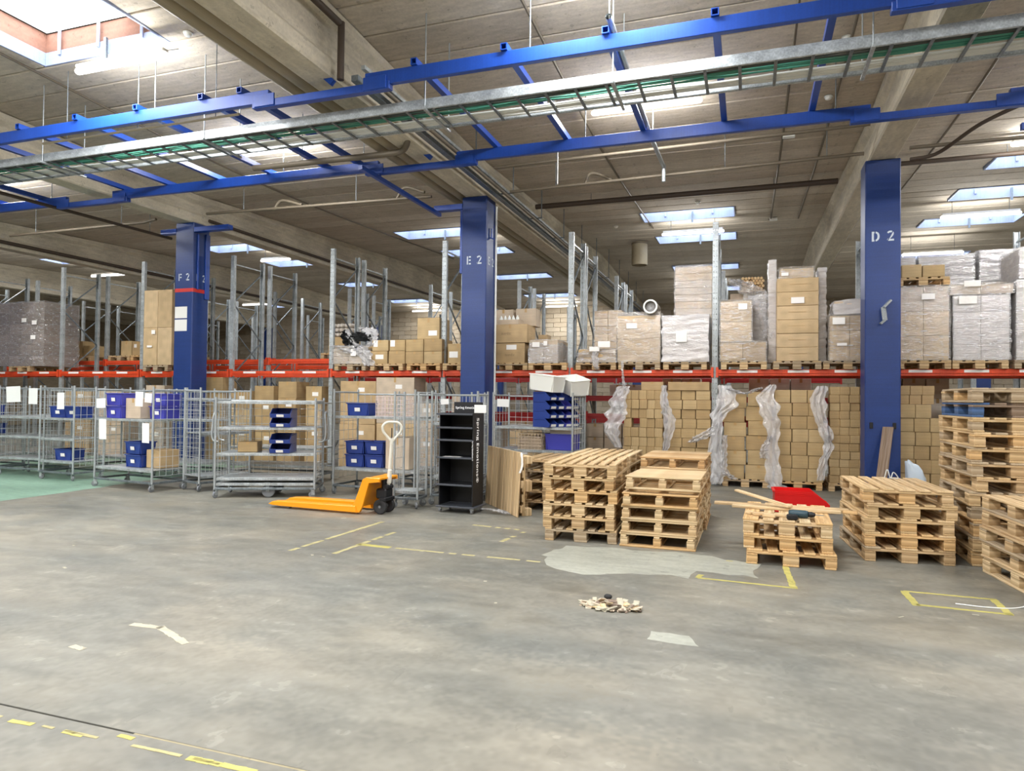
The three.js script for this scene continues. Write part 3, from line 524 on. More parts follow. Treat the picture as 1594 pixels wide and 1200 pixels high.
  for (const [x, z, w] of spots) { const s = thing('smoke_detector', 'white round smoke detector on the roof, ' + w, 'detector', [x, roofY(z), z]); mesh('base', lathe([[0, -0.002], [0.062, -0.002], [0.062, -0.02], [0.0, -0.02]], 18), M.whitePlastic, s); mesh('head', lathe([[0.05, -0.02], [0.048, -0.045], [0.03, -0.06], [0, -0.06]], 18), M.whitePlastic, s); }
  const bx = [[0.62, -10.2, 'right of the long middle tube lamp'], [0.65, -12.9, 'behind the lower blue rail'], [0.62, -19.8, 'beside the thin far tube lamp']];
  for (const [x, z, w] of bx) { const s = thing('junction_box', 'white junction box on a roof conduit, ' + w, 'junction box', [x, roofY(z) - 0.05, z]); mesh('box', cbox(0.2, 0.07, 0.12, 0.008), M.whitePlastic, s); mesh('gland', bar([-0.13, 0, 0], [-0.1, 0, 0], 0.015), M.greyPipe, s); }
}

// ------------------------------------------------------------------ pallet racking
const RX0 = -9.0, BAY = 2.8, LEVEL = 2.16;                          // first post used as zero, width of a bay, top of the loaded beams
const bayX = (t) => RX0 + BAY * t;
const postGeo = (() => {                                            // folded post with punched holes, 4.95 m
  const H = 4.95, s = new THREE.Shape([[-0.048, 0], [0.048, 0], [0.048, H], [-0.048, H]].map((p) => new THREE.Vector2(...p)));
  for (let y = 0.1; y < H - 0.05; y += 0.1) for (const x of [-0.026, 0.026]) s.holes.push(new THREE.Path([[x - 0.007, y], [x, y + 0.02], [x + 0.007, y], [x, y - 0.02]].map((p) => new THREE.Vector2(...p))));
  const face = plain(new THREE.ExtrudeGeometry(s, { depth: 0.004, bevelEnabled: false })); 
  return merge([moved(face, 0, 0, -0.004), moved(cbox(0.004, H, 0.07, 0.001), -0.05, H / 2, -0.035), moved(cbox(0.004, H, 0.07, 0.001), 0.05, H / 2, -0.035), moved(cbox(0.018, H, 0.004, 0.001), -0.04, H / 2, -0.07), moved(cbox(0.018, H, 0.004, 0.001), 0.04, H / 2, -0.07)]);
})();
const postPlain = merge([moved(cbox(0.1, 4.95, 0.006, 0.002), 0, 2.475, -0.003), moved(cbox(0.006, 4.95, 0.07, 0.001), -0.047, 2.475, -0.037), moved(cbox(0.006, 4.95, 0.07, 0.001), 0.047, 2.475, -0.037)]);
const footGeo = cbox(0.14, 0.008, 0.13, 0.002), braceFlat = flat([0, 0, -0.05], [0, 0, -1.07], 0.03, 0.03), braceSlant = flat([0, 0, -0.05], [0, 0.86, -1.07], 0.028, 0.028);
function rackFrame(x, z, label, fine) {
  const o = thing('rack_frame', label, 'rack', [x, 0, z]);
  mesh('upright', fine ? postGeo : postPlain, M.zinc, o, [0, 0.008, 0]); mesh('upright', fine ? postGeo : postPlain, M.zinc, o, [0, 0.008, -1.12], [0, PI, 0]);
  mesh('foot_plate', footGeo, M.zincDark, o, [0, 0.004, -0.03]); mesh('foot_plate', footGeo, M.zincDark, o, [0, 0.004, -1.09]);
  for (const y of [0.25, 4.75]) mesh('brace', braceFlat, M.zinc, o, [0, y, 0]);
  for (let k = 0; k < 5; k++) { const b = mesh('brace', braceSlant, M.zincDark, o, [0, 0.3 + k * 0.88, k % 2 ? -1.12 : 0]); if (k % 2) b.rotation.y = PI; }
  return o;
}
const beamGeo = merge([moved(cbox(2.69, 0.075, 0.05, 0.006), 0, -0.0375, 0), moved(cbox(2.69, 0.045, 0.034, 0.005), 0, -0.094, -0.006)]), clipGeo = merge([moved(cbox(0.045, 0.19, 0.006, 0.001), 0, 0, 0), moved(cbox(0.006, 0.19, 0.05, 0.001), 0.02, 0, -0.025)]);
const priceGeo = cbox(0.36, 0.048, 0.002, 0.0005);
function rackBeam(t, z, top, mat, label, labels = 0) {
  const o = thing('rack_beam', label, 'rack beam', [bayX(t) + BAY / 2, top, z]);
  mesh('beam', beamGeo, mat, o); for (const s of [-1, 1]) mesh('end_plate', clipGeo, mat, o, [s * 1.355, -0.05, 0.03]);
  if (labels) for (const x of [-0.83, 0.02, 0.84]) mesh('price_label', priceGeo, M.label, o, [x + rr(-0.04, 0.04), -0.035, 0.0262]);
  return o;
}
{
  const nth = (t) => ({ '-5': 'beyond the left edge', '-4': 'outermost left of the front row', '-3': 'second from the left, front row', '-2': 'left of column F 2, front row', '-1': 'first right of column F 2, front row', 0: 'second right of column F 2, front row', 1: 'first left of column E 2, front row', 2: 'behind the blue bins, front row', 3: 'beside the tallest wrapped stack, front row', 4: 'hidden behind column D 2, front row', 5: 'behind the tall pallet stack on the right, front row', 6: 'beyond the right edge' })[t];
  for (let t = -5; t <= 6; t++) rackFrame(bayX(t), -13.5, 'grey galvanised rack frame ' + nth(t), t >= -2 && t <= 4);
  const bn = (t) => ({ '-5': 'at the left edge', '-4': 'in the leftmost full bay', '-3': 'in the bay before column F 2', '-2': 'in the bay crossed by column F 2', '-1': 'in the empty bay right of column F 2', 0: 'in the bay left of column E 2', 1: 'in the bay crossed by column E 2', 2: 'in the bay above the blue bins', 3: 'in the bay left of column D 2', 4: 'in the bay right of column D 2', 5: 'at the right edge' })[t];
  for (let t = -5; t <= 5; t++) {
    rackBeam(t, -13.475, LEVEL, M.orange, 'orange front beam with white price labels ' + bn(t), 1);
    rackBeam(t, -14.645, LEVEL, M.orange, 'orange rear beam of the front row ' + bn(t));
  }
  // second row, back to back with the first, and rows three to five across the next aisles
  const rowsZ = [[-14.88, 'second row'], [-18.68, 'third row'], [-20.15, 'fourth row'], [-24.4, 'fifth row']];
  for (const [z, w] of rowsZ) for (let t = -5; t <= 5; t++) {
    if (z < -20 && t > 3) continue;
    if (t === 4 && z < -16) continue;
    rackFrame(bayX(t) - 0.03, z, 'grey rack frame of the ' + w + ' behind, ' + nth(t).replace(', front row', '').replace(' of the front row', ''), false);
  }
  const lev = [[-14.86, 2.52, M.orange, -5, 0, 'raised front beam of the second row'], [-16.0, 2.42, M.orange, -5, 0, 'raised rear beam of the second row'], [-18.66, 2.75, M.orange, -5, 0, 'raised front beam of the third row'], [-19.83, 2.75, M.orange, -3, -1, 'raised rear beam of the third row'],
    [-14.86, 2.16, M.red, 1, 4, 'upper red front beam of the second row'], [-14.86, 1.66, M.red, 0, 3, 'red front shelf beam of the second row'], [-14.86, 1.27, M.red, 0, 3, 'low red front beam behind, second row,'], [-16.0, 1.12, M.red, 0, 3, 'low red rear beam behind, second row,'], [-18.66, 2.16, M.red, -1, 3, 'red front beam of the third row']];
  for (const [z, y, m, a, b, w] of lev) for (let t = a; t <= b; t++) rackBeam(t, z, y, m, w + ' ' + bn(t));
}

// ------------------------------------------------------------------ pallets
const PW = 0.8, PL = 1.2;
function palletGeo() {
  const P = [];                                                     // name, size, position: euro pallet, long side along z
  [[-0.3275, 0.145], [-0.1625, 0.1], [0, 0.145], [0.1625, 0.1], [0.3275, 0.145]].forEach(([x, w]) => P.push(['deck_board', [w, 0.022, PL], [x, 0.133, 0]]));
  for (const z of [-0.5275, 0, 0.5275]) P.push(['cross_board', [PW, 0.022, 0.145], [0, 0.111, z]]);
  for (const x of [-0.35, 0, 0.35]) for (const z of [-0.5275, 0, 0.5275]) P.push(['block', [x ? 0.1 : 0.145, 0.078, 0.145], [x, 0.061, z]]);
  [[-0.35, 0.1], [0, 0.145], [0.35, 0.1]].forEach(([x, w]) => P.push(['runner_board', [w, 0.022, PL], [x, 0.011, 0]]));
  return P;
}
function slatGeo() {                                                // closely slatted pallet with a frame below
  const P = [];
  for (let i = 0; i < 13; i++) P.push(['deck_board', [PW, 0.02, 0.054], [0, 0.134, -0.56 + i * 0.0933]]);
  for (const x of [-0.35, 0, 0.35]) { P.push(['bearer', [0.06, 0.02, PL], [x, 0.113, 0]]); for (const z of [-0.55, 0, 0.55]) P.push(['block', [0.08, 0.08, 0.1], [x, 0.062, z]]); P.push(['runner_board', [0.09, 0.022, PL - 0.18], [x, 0.011, 0]]); }
  for (const z of [-0.555, 0.555]) P.push(['runner_board', [PW, 0.022, 0.09], [0, 0.011, z]]);
  return P;
}
function gapGeo() { const P = palletGeo().filter((q) => q[0] !== 'deck_board'); for (let i = 0; i < 7; i++) P.push(['deck_board', [0.078, 0.022, PL], [-0.36 + i * 0.12, 0.133, 0]]); return P; }
const KINDS = { euro: palletGeo(), slat: slatGeo(), gap: gapGeo() };
function pallet(kind, label, p, turn = 0, tones = M.wood, group) {
  const o = thing('pallet', label, 'pallet', p, turn, group), main = pick(tones);
  for (const [n, s, q] of KINDS[kind]) { const m = mesh(n, cbox(s[0], s[1], s[2], 0.004), rnd() < 0.6 ? main : pick(tones), o, [q[0] + rr(-0.003, 0.003), q[1], q[2] + rr(-0.004, 0.004)]); if (n !== 'block') m.rotation.y = rr(-0.006, 0.006); }
  return o;
}
function stack(kind, n, x, z, turn, where, tones, opt = {}) {
  for (let i = 0; i < n; i++) {
    const k = n - 1 - i, lab = (k === n - 1 && n > 1 ? 'lowest' : ordinal[k]) + ' ' + (kind === 'slat' ? 'slatted wooden pallet' : 'wooden pallet') + ' in the stack ' + where;
    pallet(kind, opt.label ? opt.label(k, lab) : lab, [x + rr(-1, 1) * (opt.jit ?? 0.012), (opt.y || 0) + 0.0005 + i * 0.1445, z + rr(-1, 1) * (opt.jit ?? 0.012)], turn + rr(-1, 1) * (opt.yaw ?? 0.012), opt.pick ? opt.pick(k, tones) : tones);
  }
}
const LIGHT = [M.wood[0], M.wood[1], M.wood[2], M.wood[0]], WARM = [M.wood[0], M.wood[5], M.wood[1]], MIX = [M.wood[0], M.wood[1], M.wood[3], M.wood[6]];
stack('gap', 6, -1.79, -8.07, 0.04, 'left of the narrow-slatted pallets', LIGHT, { yaw: 0.025, pick: (k, t) => (k === 1 || k === 2 ? [M.wood[5], M.wood[4], M.wood[1]] : k >= 4 ? MIX : t) });
stack('gap', 6, -1.83, -9.34, 0, 'behind the front left stack', LIGHT, { yaw: 0.02 });
stack('slat', 4, -0.9, -8.06, -0.0, 'right of the front euro pallets', [M.wood[2], M.wood[0], M.wood[5]]);
stack('slat', 6, -0.88, -9.32, 0, 'of slatted ones at the rear', [M.wood[2], M.wood[0], M.wood[4]]);
pallet('slat', 'slatted wooden pallet lying tilted on top of the front narrow-slatted stack', [-0.87, 0.595, -8.09], 0.01, [M.wood[2], M.wood[0]]).rotation.x = -0.03;
stack('euro', 3, 0.37, -7.74, -0.01, 'carrying the drill and offcuts', [M.wood[0], M.wood[5], M.wood[2]], { yaw: 0.03, jit: 0.02 });
stack('euro', 5, 1.47, -8.31, 0.07, 'in front of column D 2', [M.wood[0], M.wood[5], M.wood[3], M.wood[1]], { yaw: 0.03, jit: 0.02, pick: (k, t) => (k === 4 ? MIX : t) });
stack('euro', 12, 2.47, -8.42, 0.0, 'tallest at the right edge', [M.wood[0], M.wood[1], M.wood[5], M.wood[6]], { yaw: 0.025, jit: 0.02, pick: (k, t) => (k === 1 ? M.woodGrey : k === 5 || k === 6 ? MIX : t) });
stack('euro', 5, 2.54, -7.07, 0.11, 'cut by the right edge', [M.wood[0], M.wood[2], M.wood[6], M.wood[3]], { yaw: 0.04, jit: 0.02, y: 0 });
scene.children.filter((o) => o.userData.label && o.userData.label.startsWith('second from the top') && o.userData.label.includes('tallest at')).forEach((o) => o.children.forEach((c) => { if (c.position.x < -0.3) c.material = M.woodBlue; }));

// ------------------------------------------------------------------ cartons and wrapped loads
function carton(label, p, [w, h, d], turn = 0, opt = {}, group) {   // a closed box standing at p, with its tape and label
  const o = thing('carton', label, 'box', p, turn, group), mat = opt.mat || pick(M.card);
  mesh('box_body', cbox(+w.toFixed(3), +h.toFixed(3), +d.toFixed(3), 0.006), mat, o, [0, h / 2, 0]);
  if (opt.tape !== false && w > 0.2) { mesh('tape', merge([moved(cbox(0.05, 0.001, +(d - 0.02).toFixed(3), 0.0003), 0, h + 0.0006, 0), moved(cbox(0.05, +(h * 0.22).toFixed(3), 0.001, 0.0003), 0, h * 0.89, d / 2 + 0.0006)]), M.tape, o); }
  if (opt.label) mesh('box_label', cbox(opt.lw || 0.16, opt.lh || 0.09, 0.001, 0.0003), M.boxLabel, o, [opt.label[0] * w, h * (0.5 + opt.label[1]), d / 2 + 0.0012]);
  if (opt.seam) mesh('flap_seam', cbox(+(w - 0.03).toFixed(3), 0.004, 0.002, 0.0005), M.tape, o, [0, h * opt.seam, d / 2 + 0.0005]);
  return o;
}
// film round a load: a loose skin over a box, pinched and creased
function filmShell(w, h, d, amp, sd, droop = 0, top = true) {
  const g0 = new THREE.BoxGeometry(w, h, d, Math.max(6, Math.round(w / 0.05)), Math.max(6, Math.round(h / 0.02)), Math.max(6, Math.round(d / 0.06)));
  const n = new ImprovedNoise(), p = g0.attributes.position, uv = g0.attributes.uv, keep = [];
  const nm = g0.attributes.normal;
  for (let i = 0; i < p.count; i++) { const ax = Math.abs(nm.getX(i)), ay = Math.abs(nm.getY(i)); uv.setXY(i, ax > 0.5 ? p.getZ(i) : p.getX(i), ay > 0.5 ? p.getZ(i) : p.getY(i)); }
  for (let i = 0; i < p.count; i++) {
    let x = p.getX(i), y = p.getY(i), z = p.getZ(i); const k = n.noise(x * 3 + sd, y * 11, z * 3 + sd) * amp + n.noise(x * 6, y * 26 + sd, z * 6) * amp * 0.6, t = y / h + 0.5, s = 1 - droop * Math.max(0, t - 0.6) * 2;
    const q = Math.hypot(x / w, z / d) * 2 || 1; p.setXYZ(i, x * s + k * x / w / q * 2, y + k * 0.6 * (t > 0.95 ? 1 : 0.2) - (t > 0.95 ? droop * q * q * 0.16 * h : 0), z * s + k * z / d / q * 2);
  }
  const idx = g0.index.array, out = [];
  for (let i = 0; i < idx.length; i += 3) { const a = nm.getY(idx[i]); if (a < -0.5 || (!top && a > 0.5)) continue; out.push(idx[i], idx[i + 1], idx[i + 2]); }
  g0.setIndex(out); g0.computeVertexNormals(); return plain(g0);
}
// a crumpled sheet hanging between a list of points: [x, y, z, half width]
function hanging(pts, cols, amp, sd) {
  const c = new THREE.CatmullRomCurve3(pts.map((p) => V(p[0], p[1], p[2]))), w = pts.map((p) => p[3]), N = pts.length * 10, n = new ImprovedNoise(), pos = [], uv = [], idx = [];
  for (let i = 0; i <= N; i++) {
    const t = i / N, q = c.getPoint(t), f = t * (w.length - 1), k = Math.min(w.length - 2, Math.floor(f)), hw = w[k] + (w[k + 1] - w[k]) * (f - k);
    for (let j = 0; j <= cols; j++) {
      const s = j / cols * 2 - 1, fold = Math.sin(s * 7 + n.noise(t * 6, sd, 0) * 4) * 0.35 + n.noise(s * 3, t * 9, sd) * 0.9;
      pos.push(q.x + s * hw * (1 + 0.5 * Math.abs(s) * n.noise(t * 11, sd * 3 + s, 2)) + n.noise(s * 4, t * 14, sd + 5) * amp * 0.7, q.y + n.noise(s * 5, t * 8, sd + 9) * amp, q.z + fold * amp * 1.6 + 0.06 * (1 - s * s) * hw); uv.push(s * hw, t * 1.8);
    }
  }
  for (let i = 0; i < N; i++) for (let j = 0; j < cols; j++) { const a = i * (cols + 1) + j, b = a + cols + 1; idx.push(a, b, a + 1, a + 1, b, b + 1); }
  const g = new THREE.BufferGeometry(); g.setAttribute('position', new THREE.Float32BufferAttribute(pos, 3)); g.setAttribute('uv', new THREE.Float32BufferAttribute(uv, 2)); g.setIndex(idx); g.computeVertexNormals(); return plain(g);
}
// a film-wrapped block of cartons: x0..x1 across, standing at y, front at z
function load(label, x0, x1, y, h, z, d, cols, rows, opt = {}) {
  const W = x1 - x0, o = thing('wrapped_load', label, 'wrapped load', [(x0 + x1) / 2, y, z - d / 2]), mats = opt.mats || M.cardPale, g = 0.004;
  for (let r = 0; r < rows; r++) for (let c = 0; c < cols; c++) {
    const off = opt.stagger && r % 2 ? 0.5 : 0, w = W / cols;
    mesh('carton', cbox(+(w - g).toFixed(3), +(h / rows - g).toFixed(3), +(d - 0.01).toFixed(3), 0.006), pick(mats), o, [-W / 2 + (c + 0.5) * w, (r + 0.5) * h / rows, rr(-0.006, 0.006)]);
    if (opt.tape && c === 0) mesh('tape', cbox(+(W * 0.42).toFixed(3), 0.006, 0.002, 0.0005), M.tape, o, [rr(-0.02, 0.02), (r + 0.55) * h / rows, d / 2 + 0.003]);
  }
  if (opt.film !== false) { const F = opt.fh || h; mesh('stretch_film', filmShell(W + 0.035, F + 0.03, d + 0.035, opt.amp || 0.012, x0 * 7 + 3, opt.droop || 0), opt.film || M.film, o, [0, F / 2 + 0.01, 0]); }
  for (const [lx, ly, lw, lh] of opt.labels || []) mesh('load_label', cbox(lw || 0.18, lh || 0.11, 0.002, 0.0005), M.boxLabel, o, [lx * W, ly * h, d / 2 + 0.022 + (opt.amp || 0)]);
  return o;
}
const TOP = LEVEL + 0.1455, Z0 = -13.36;
const onRack = (cx, label, tones = MIX, turn = 0) => pallet('euro', label, [cx, LEVEL + 0.0006, -13.96], turn + rr(-0.01, 0.01), tones);
{ // upper level of the front row, from the left edge of the picture to the right
  onRack(-18.75, 'pallet under the dark grey wrapped load at the left edge'); 
  load('dark grey-brown wrapped load at the left edge, on the beams', -19.6, -17.85, TOP, 1.72, Z0, 1.0, 4, 6, { mats: [std({ map: cardTex, color: rgb(146, 130, 118), roughness: 0.7 }), std({ map: cardTex, color: rgb(160, 144, 132), roughness: 0.7 })], stagger: true, labels: [[0.1, 0.72], [0.32, 0.68], [0.3, 0.45]], amp: 0.02 });
  onRack(-14.0, 'pallet under the tall plain cartons left of column F 2');
  load('tall stack of plain tan cartons left of column F 2', -14.4, -13.5, TOP, 1.88, Z0, 1.1, 2, 2, { film: false, mats: [M.card[2], M.card[0]], labels: [[-0.12, 0.44, 0.12, 0.1], [-0.25, 0.25, 0.16, 0.05]] });
  const D = TOP;
  onRack(-8.42, 'pallet under the low flat wrapped boxes, right of the second rack post'); load('low flat wrapped boxes under black and white film', -8.85, -8.05, D, 0.34, Z0, 1.0, 2, 2, { mats: M.cardPale, amp: 0.02, labels: [[0.18, 0.75, 0.13, 0.16]] });
  load('tall pale roll-top load behind the low flat wrapped boxes', -9.3, -8.55, D, 0.5, -14.55, 0.4, 1, 2, { film: false, mats: M.cardTan });
  { const o = thing('film_heap', 'crumpled heap of black and white film on the low wrapped boxes', 'plastic film', [-8.3, D + 0.36, -13.7]);
    mesh('black_film', hanging([[-0.42, 0.42, 0, 0.04], [-0.3, 0.3, 0.2, 0.14], [-0.1, 0.08, 0.3, 0.2], [0.05, 0.0, 0.32, 0.1]], 14, 0.09, 3), M.filmBlack, o);
    mesh('black_film', hanging([[-0.1, 0.36, 0, 0.3], [0.1, 0.3, 0.2, 0.3], [0.1, 0.14, 0.3, 0.25]], 14, 0.06, 23), M.filmBlack, o);
    mesh('white_film', hanging([[-0.35, 0.44, 0.1, 0.05], [-0.05, 0.12, 0.33, 0.1], [0.2, -0.05, 0.36, 0.2], [0.42, -0.4, 0.37, 0.14]], 14, 0.06, 8), M.filmTorn, o);
    mesh('white_film', hanging([[0.0, 0.48, 0.0, 0.12], [0.25, 0.42, 0.15, 0.2], [0.42, 0.2, 0.25, 0.12], [0.35, 0.02, 0.3, 0.1]], 14, 0.05, 15), M.filmTorn, o);
    mesh('white_film', hanging([[-0.45, 0.05, 0.2, 0.25], [-0.1, 0.02, 0.36, 0.4], [0.1, -0.12, 0.37, 0.3]], 14, 0.04, 31), M.filmTorn, o); }
  onRack(-7.5, 'pallet under four low tan cartons left of column E 2');
  [[-7.72, 0, 0.44, 0.28, 1], [-7.27, 0, 0.4, 0.28, 0], [-7.68, 0.284, 0.4, 0.24, 2], [-7.26, 0.284, 0.38, 0.24, 2]].forEach(([x, y, w, h, l], i) => carton('tan carton, ' + ['lower left', 'lower right', 'upper left', 'upper right'][i] + ' of the low four left of column E 2', [x, D + y, Z0 - 0.35], [w, h, 0.6], 0, { mat: M.cardTan[i % 3], label: l === 1 ? [0.05, 0.05] : l === 2 ? [-0.3, 0.18] : null, lw: l === 2 ? 0.11 : 0.2, lh: l === 2 ? 0.14 : 0.1 }));
  carton('tan carton standing behind the low four left of column E 2', [-6.98, D, -14.25], [0.34, 0.48, 0.4], 0.1, { mat: M.cardTan[1] });
  onRack(-6.6, 'orange-toned pallet under the five tan cartons at the post left of column E 2', [M.wood[5], M.wood[4]]);
  [[-6.83, 0], [-6.39, 0], [-6.83, 1], [-6.39, 1]].forEach(([x, r], i) => carton('square tan carton, ' + ['lower left', 'lower right', 'upper left', 'upper right'][i] + ' below the single carton left of column E 2', [x, D + r * 0.264, Z0 - 0.3], [0.425, 0.26, 0.55], 0, { mat: M.cardTan[(i + 1) % 3] }));
  carton('single tan carton topping the five cartons left of column E 2', [-6.53, D + 0.528, Z0 - 0.34], [0.52, 0.46, 0.55], 0.02, { mat: M.cardTan[2], label: [0.2, -0.22], lw: 0.2, lh: 0.11 });
  onRack(-5.75, 'pallet under the carton half hidden by column E 2'); carton('carton with a white label half hidden by column E 2', [-5.82, D, Z0 - 0.3], [0.46, 0.42, 0.5], 0, { mat: M.cardTan[0], label: [-0.22, -0.05], lw: 0.2, lh: 0.13 });
  // beside E 2
  onRack(-4.66, 'pallet under the two large printed cartons right of column E 2');
  const print = (t1) => std({ map: canvasTex(256, 128, (x, w, h) => { x.clearRect(0, 0, w, h); x.fillStyle = '#8d7a5c'; x.font = '52px serif'; x.textAlign = 'center'; x.textBaseline = 'middle'; x.fillText(t1, w / 2, h / 2); }), transparent: true, roughness: 0.85 });
  const n1 = carton('large printed carton, upper one right of column E 2', [-4.66, D + 0.42, Z0 - 0.35], [0.74, 0.38, 0.6], 0, { mat: M.card[1] }); mesh('printed_word', new THREE.PlaneGeometry(0.34, 0.17), print('nordic'), n1, [-0.08, 0.19, 0.302]);
  const n2 = carton('large printed carton, lower one right of column E 2', [-4.68, D, Z0 - 0.36], [0.68, 0.41, 0.6], 0, { mat: M.card[3], label: [0.08, 0.3], lw: 0.22, lh: 0.1 }); mesh('printed_word', new THREE.PlaneGeometry(0.34, 0.17), print('nordic'), n2, [0.02, 0.17, 0.302]);
  { const t = thing('tray_of_bottles', 'open tray of small white bottles on the large printed cartons', 'tray', [-4.72, D + 0.805, Z0 - 0.25]); mesh('tray', merge([moved(cbox(0.46, 0.012, 0.3), 0, 0.006, 0), moved(cbox(0.46, 0.1, 0.01), 0, 0.05, 0.148), moved(cbox(0.46, 0.1, 0.01), 0, 0.05, -0.148), moved(cbox(0.01, 0.1, 0.29), 0.226, 0.05, 0), moved(cbox(0.01, 0.1, 0.29), -0.226, 0.05, 0)]), M.cardPale[0], t);
    const b = lathe([[0, 0], [0.036, 0], [0.038, 0.1], [0.03, 0.14], [0.014, 0.16], [0.014, 0.18], [0, 0.18]], 12); for (const x of [-0.18, -0.09, 0, 0.09, 0.18]) { const q = tag(mesh('bottle', b, M.whitePlastic, scene, [-4.72 + x, D + 0.818, Z0 - 0.18]), 'small white bottle in the open tray on the large printed cartons', 'bottle', 'bottles in the tray on the printed cartons'); q.name = numbered('bottle'); } }
  carton('pinkish carton behind the bottle tray, left one', [-4.95, D + 0.8, -13.98], [0.44, 0.36, 0.34], 0, { mat: M.cardPale[0] }); carton('pinkish carton behind the bottle tray, right one', [-4.45, D + 0.8, -13.98], [0.44, 0.37, 0.34], 0, { mat: M.cardPale[0] });
  carton('narrow tan carton right of the large printed cartons', [-4.22, D, -14.46], [0.2, 0.66, 0.3], 0, { mat: M.card[0] });
  onRack(-3.84, 'pallet under the low grey wrapped load right of column E 2', [M.wood[5], M.wood[0]]); load('low grey wrapped load with two white labels, right of column E 2', -4.22, -3.62, D, 0.46, Z0, 0.9, 2, 1, { film: M.filmMilky, mats: M.cardPale, droop: 0.12, amp: 0.016, labels: [[-0.25, 0.8, 0.15, 0.1], [0.08, 0.85, 0.08, 0.09]] });
  // bay above the bins
  onRack(-2.85, 'pallet under the flattened film-covered boards in the middle bay', [M.wood[5], M.wood[3]]); load('flattened boards under crumpled film with a white label, middle bay', -3.2, -2.45, D, 0.26, Z0, 0.7, 1, 3, { film: M.filmMilky, amp: 0.04, droop: 0.1, mats: [M.card[3], M.woodRed], labels: [[-0.05, 1.0, 0.2, 0.09], [0.2, 1.35, 0.24, 0.12]] });
  load('wrapped stack of brick-laid cartons behind the flattened boards', -3.05, -2.48, D, 1.12, -14.16, 0.4, 2, 7, { stagger: true, mats: M.card, droop: 0.08 });
  { const f = thing('film_scrap', 'scrap of film dangling from the pallet under the flattened boards', 'plastic film', [-2.85, D, -13.33]); mesh('film', hanging([[0, 0.28, 0, 0.05], [0.0, 0.1, 0.03, 0.07], [0.03, -0.1, 0.04, 0.05], [0.05, -0.14, 0.04, 0.02]], 10, 0.03, 41), M.filmTorn, f); }
  { const f = thing('film_scrap', 'thin scrap of film hanging over the orange beam in the middle bay', 'plastic film', [-2.3, D, -13.33]); mesh('film', hanging([[-0.02, 0.02, 0, 0.03], [0.0, -0.2, 0.06, 0.02], [0.03, -0.45, 0.06, 0.03], [0.06, -0.56, 0.06, 0.01]], 8, 0.02, 43), M.filmTorn, f); }
  onRack(-2.0, 'pallet under the big two-part tan carton, middle bay'); load('big tan carton in two layers with one label, middle bay', -2.42, -1.6, D, 0.9, Z0, 1.1, 1, 2, { mats: [M.card[0], M.card[2]], labels: [[-0.16, 0.78, 0.2, 0.1]], fh: 0.96, droop: 0.06 });
  { const t = thing('film_roll', 'large hollow roll wrapped in film, on the big tan carton', 'roll', [-1.78, D + 0.9 + 0.155, -13.55], 0); const g = lathe([[0.1, -0.25], [0.135, -0.25], [0.135, 0.28], [0.1, 0.28], [0.1, -0.25]], 28); g.rotateX(PI / 2); mesh('roll', g, M.greyPipe, t); const f = lathe([[0, 0.2], [0.05, 0.23], [0.098, 0.2]], 24); f.rotateX(PI / 2); mesh('film_plug', f, M.filmTorn, t); const r = plain(new THREE.TorusGeometry(0.12, 0.018, 8, 28)); mesh('rim', r, M.whitePlastic, t, [0, 0, 0.28]); }
  onRack(-1.14, 'pallet under the silvery film-wrapped sheets beside the post, middle bay'); load('bulky silvery film-wrapped stack of flat sheets, middle bay', -1.55, -0.72, D, 0.86, Z0, 0.85, 1, 12, { film: M.filmTorn, mats: M.cardWhite ? [M.cardWhite, M.cardPale[0]] : null, amp: 0.024, labels: [[-0.08, 0.55, 0.2, 0.2]] });
  load('tallest wrapped stack, rising to the rooflight in the middle bay', -1.42, -0.7, D, 1.98, -14.3, 0.3, 1, 14, { mats: [M.cardPale[0], M.card[2]], amp: 0.02, film: M.film });
  // bay left of D 2
  onRack(-0.08, 'clean pale pallet under the wrapped cartons right of the front rack post', [M.wood[2], M.wood[0]]);
  load('wrapped pale cartons, upper pair with a label, right of the front rack post', -0.5, 0.05, D + 0.36, 0.76, Z0, 0.56, 1, 2, { mats: [M.card[2]], labels: [[0.22, 0.86, 0.15, 0.11]] });
  load('wrapped wide lower cartons right of the front rack post', -0.5, 0.3, D, 0.355, Z0, 0.58, 2, 1, { mats: M.card, amp: 0.02 });
  load('grey cartons under a loose plastic sheet behind the upper pair', 0.0, 0.31, D, 1.3, -14.02, 0.46, 1, 3, { mats: M.cardPale, film: M.filmTorn, droop: 0.06, amp: 0.03, fh: 1.3 });
  { const t = thing('log_stack', 'bundle of round wooden rods seen end on behind plastic', 'rods', [0.06, D + 1.43, -14.22]); let k = 0; for (let r = 0; r < 5; r++) for (let c = 0; c < 7; c++) { const g = bar([0, 0, -0.15], [0, 0, 0.25], 0.028, 8); mesh('rod', g, pick([M.wood[1], M.wood[3], M.wood[4]]), t, [-0.17 + c * 0.056 + (r % 2) * 0.028, r * 0.05, rr(-0.02, 0.02)]); }
    mesh('backing_board', cbox(0.46, 0.02, 0.5), M.wood[3], t, [0, -0.04, 0]); }
  { const f = thing('film_sheet', 'loose clear sheet sloping down beside the bundle of round rods', 'plastic film', [0.1, D + 1.2, -13.9]); mesh('film', hanging([[-0.4, 0.42, 0.0, 0.12], [-0.2, 0.28, 0.06, 0.22], [0.05, 0.05, 0.1, 0.26], [0.2, -0.3, 0.12, 0.16], [0.24, -0.75, 0.16, 0.1]], 16, 0.05, 77), M.filmMilky, f); }
  load('support carton below the bundle of round rods', -0.35, -0.02, D, 1.38, -14.2, 0.34, 1, 3, { film: false, mats: M.cardPale });
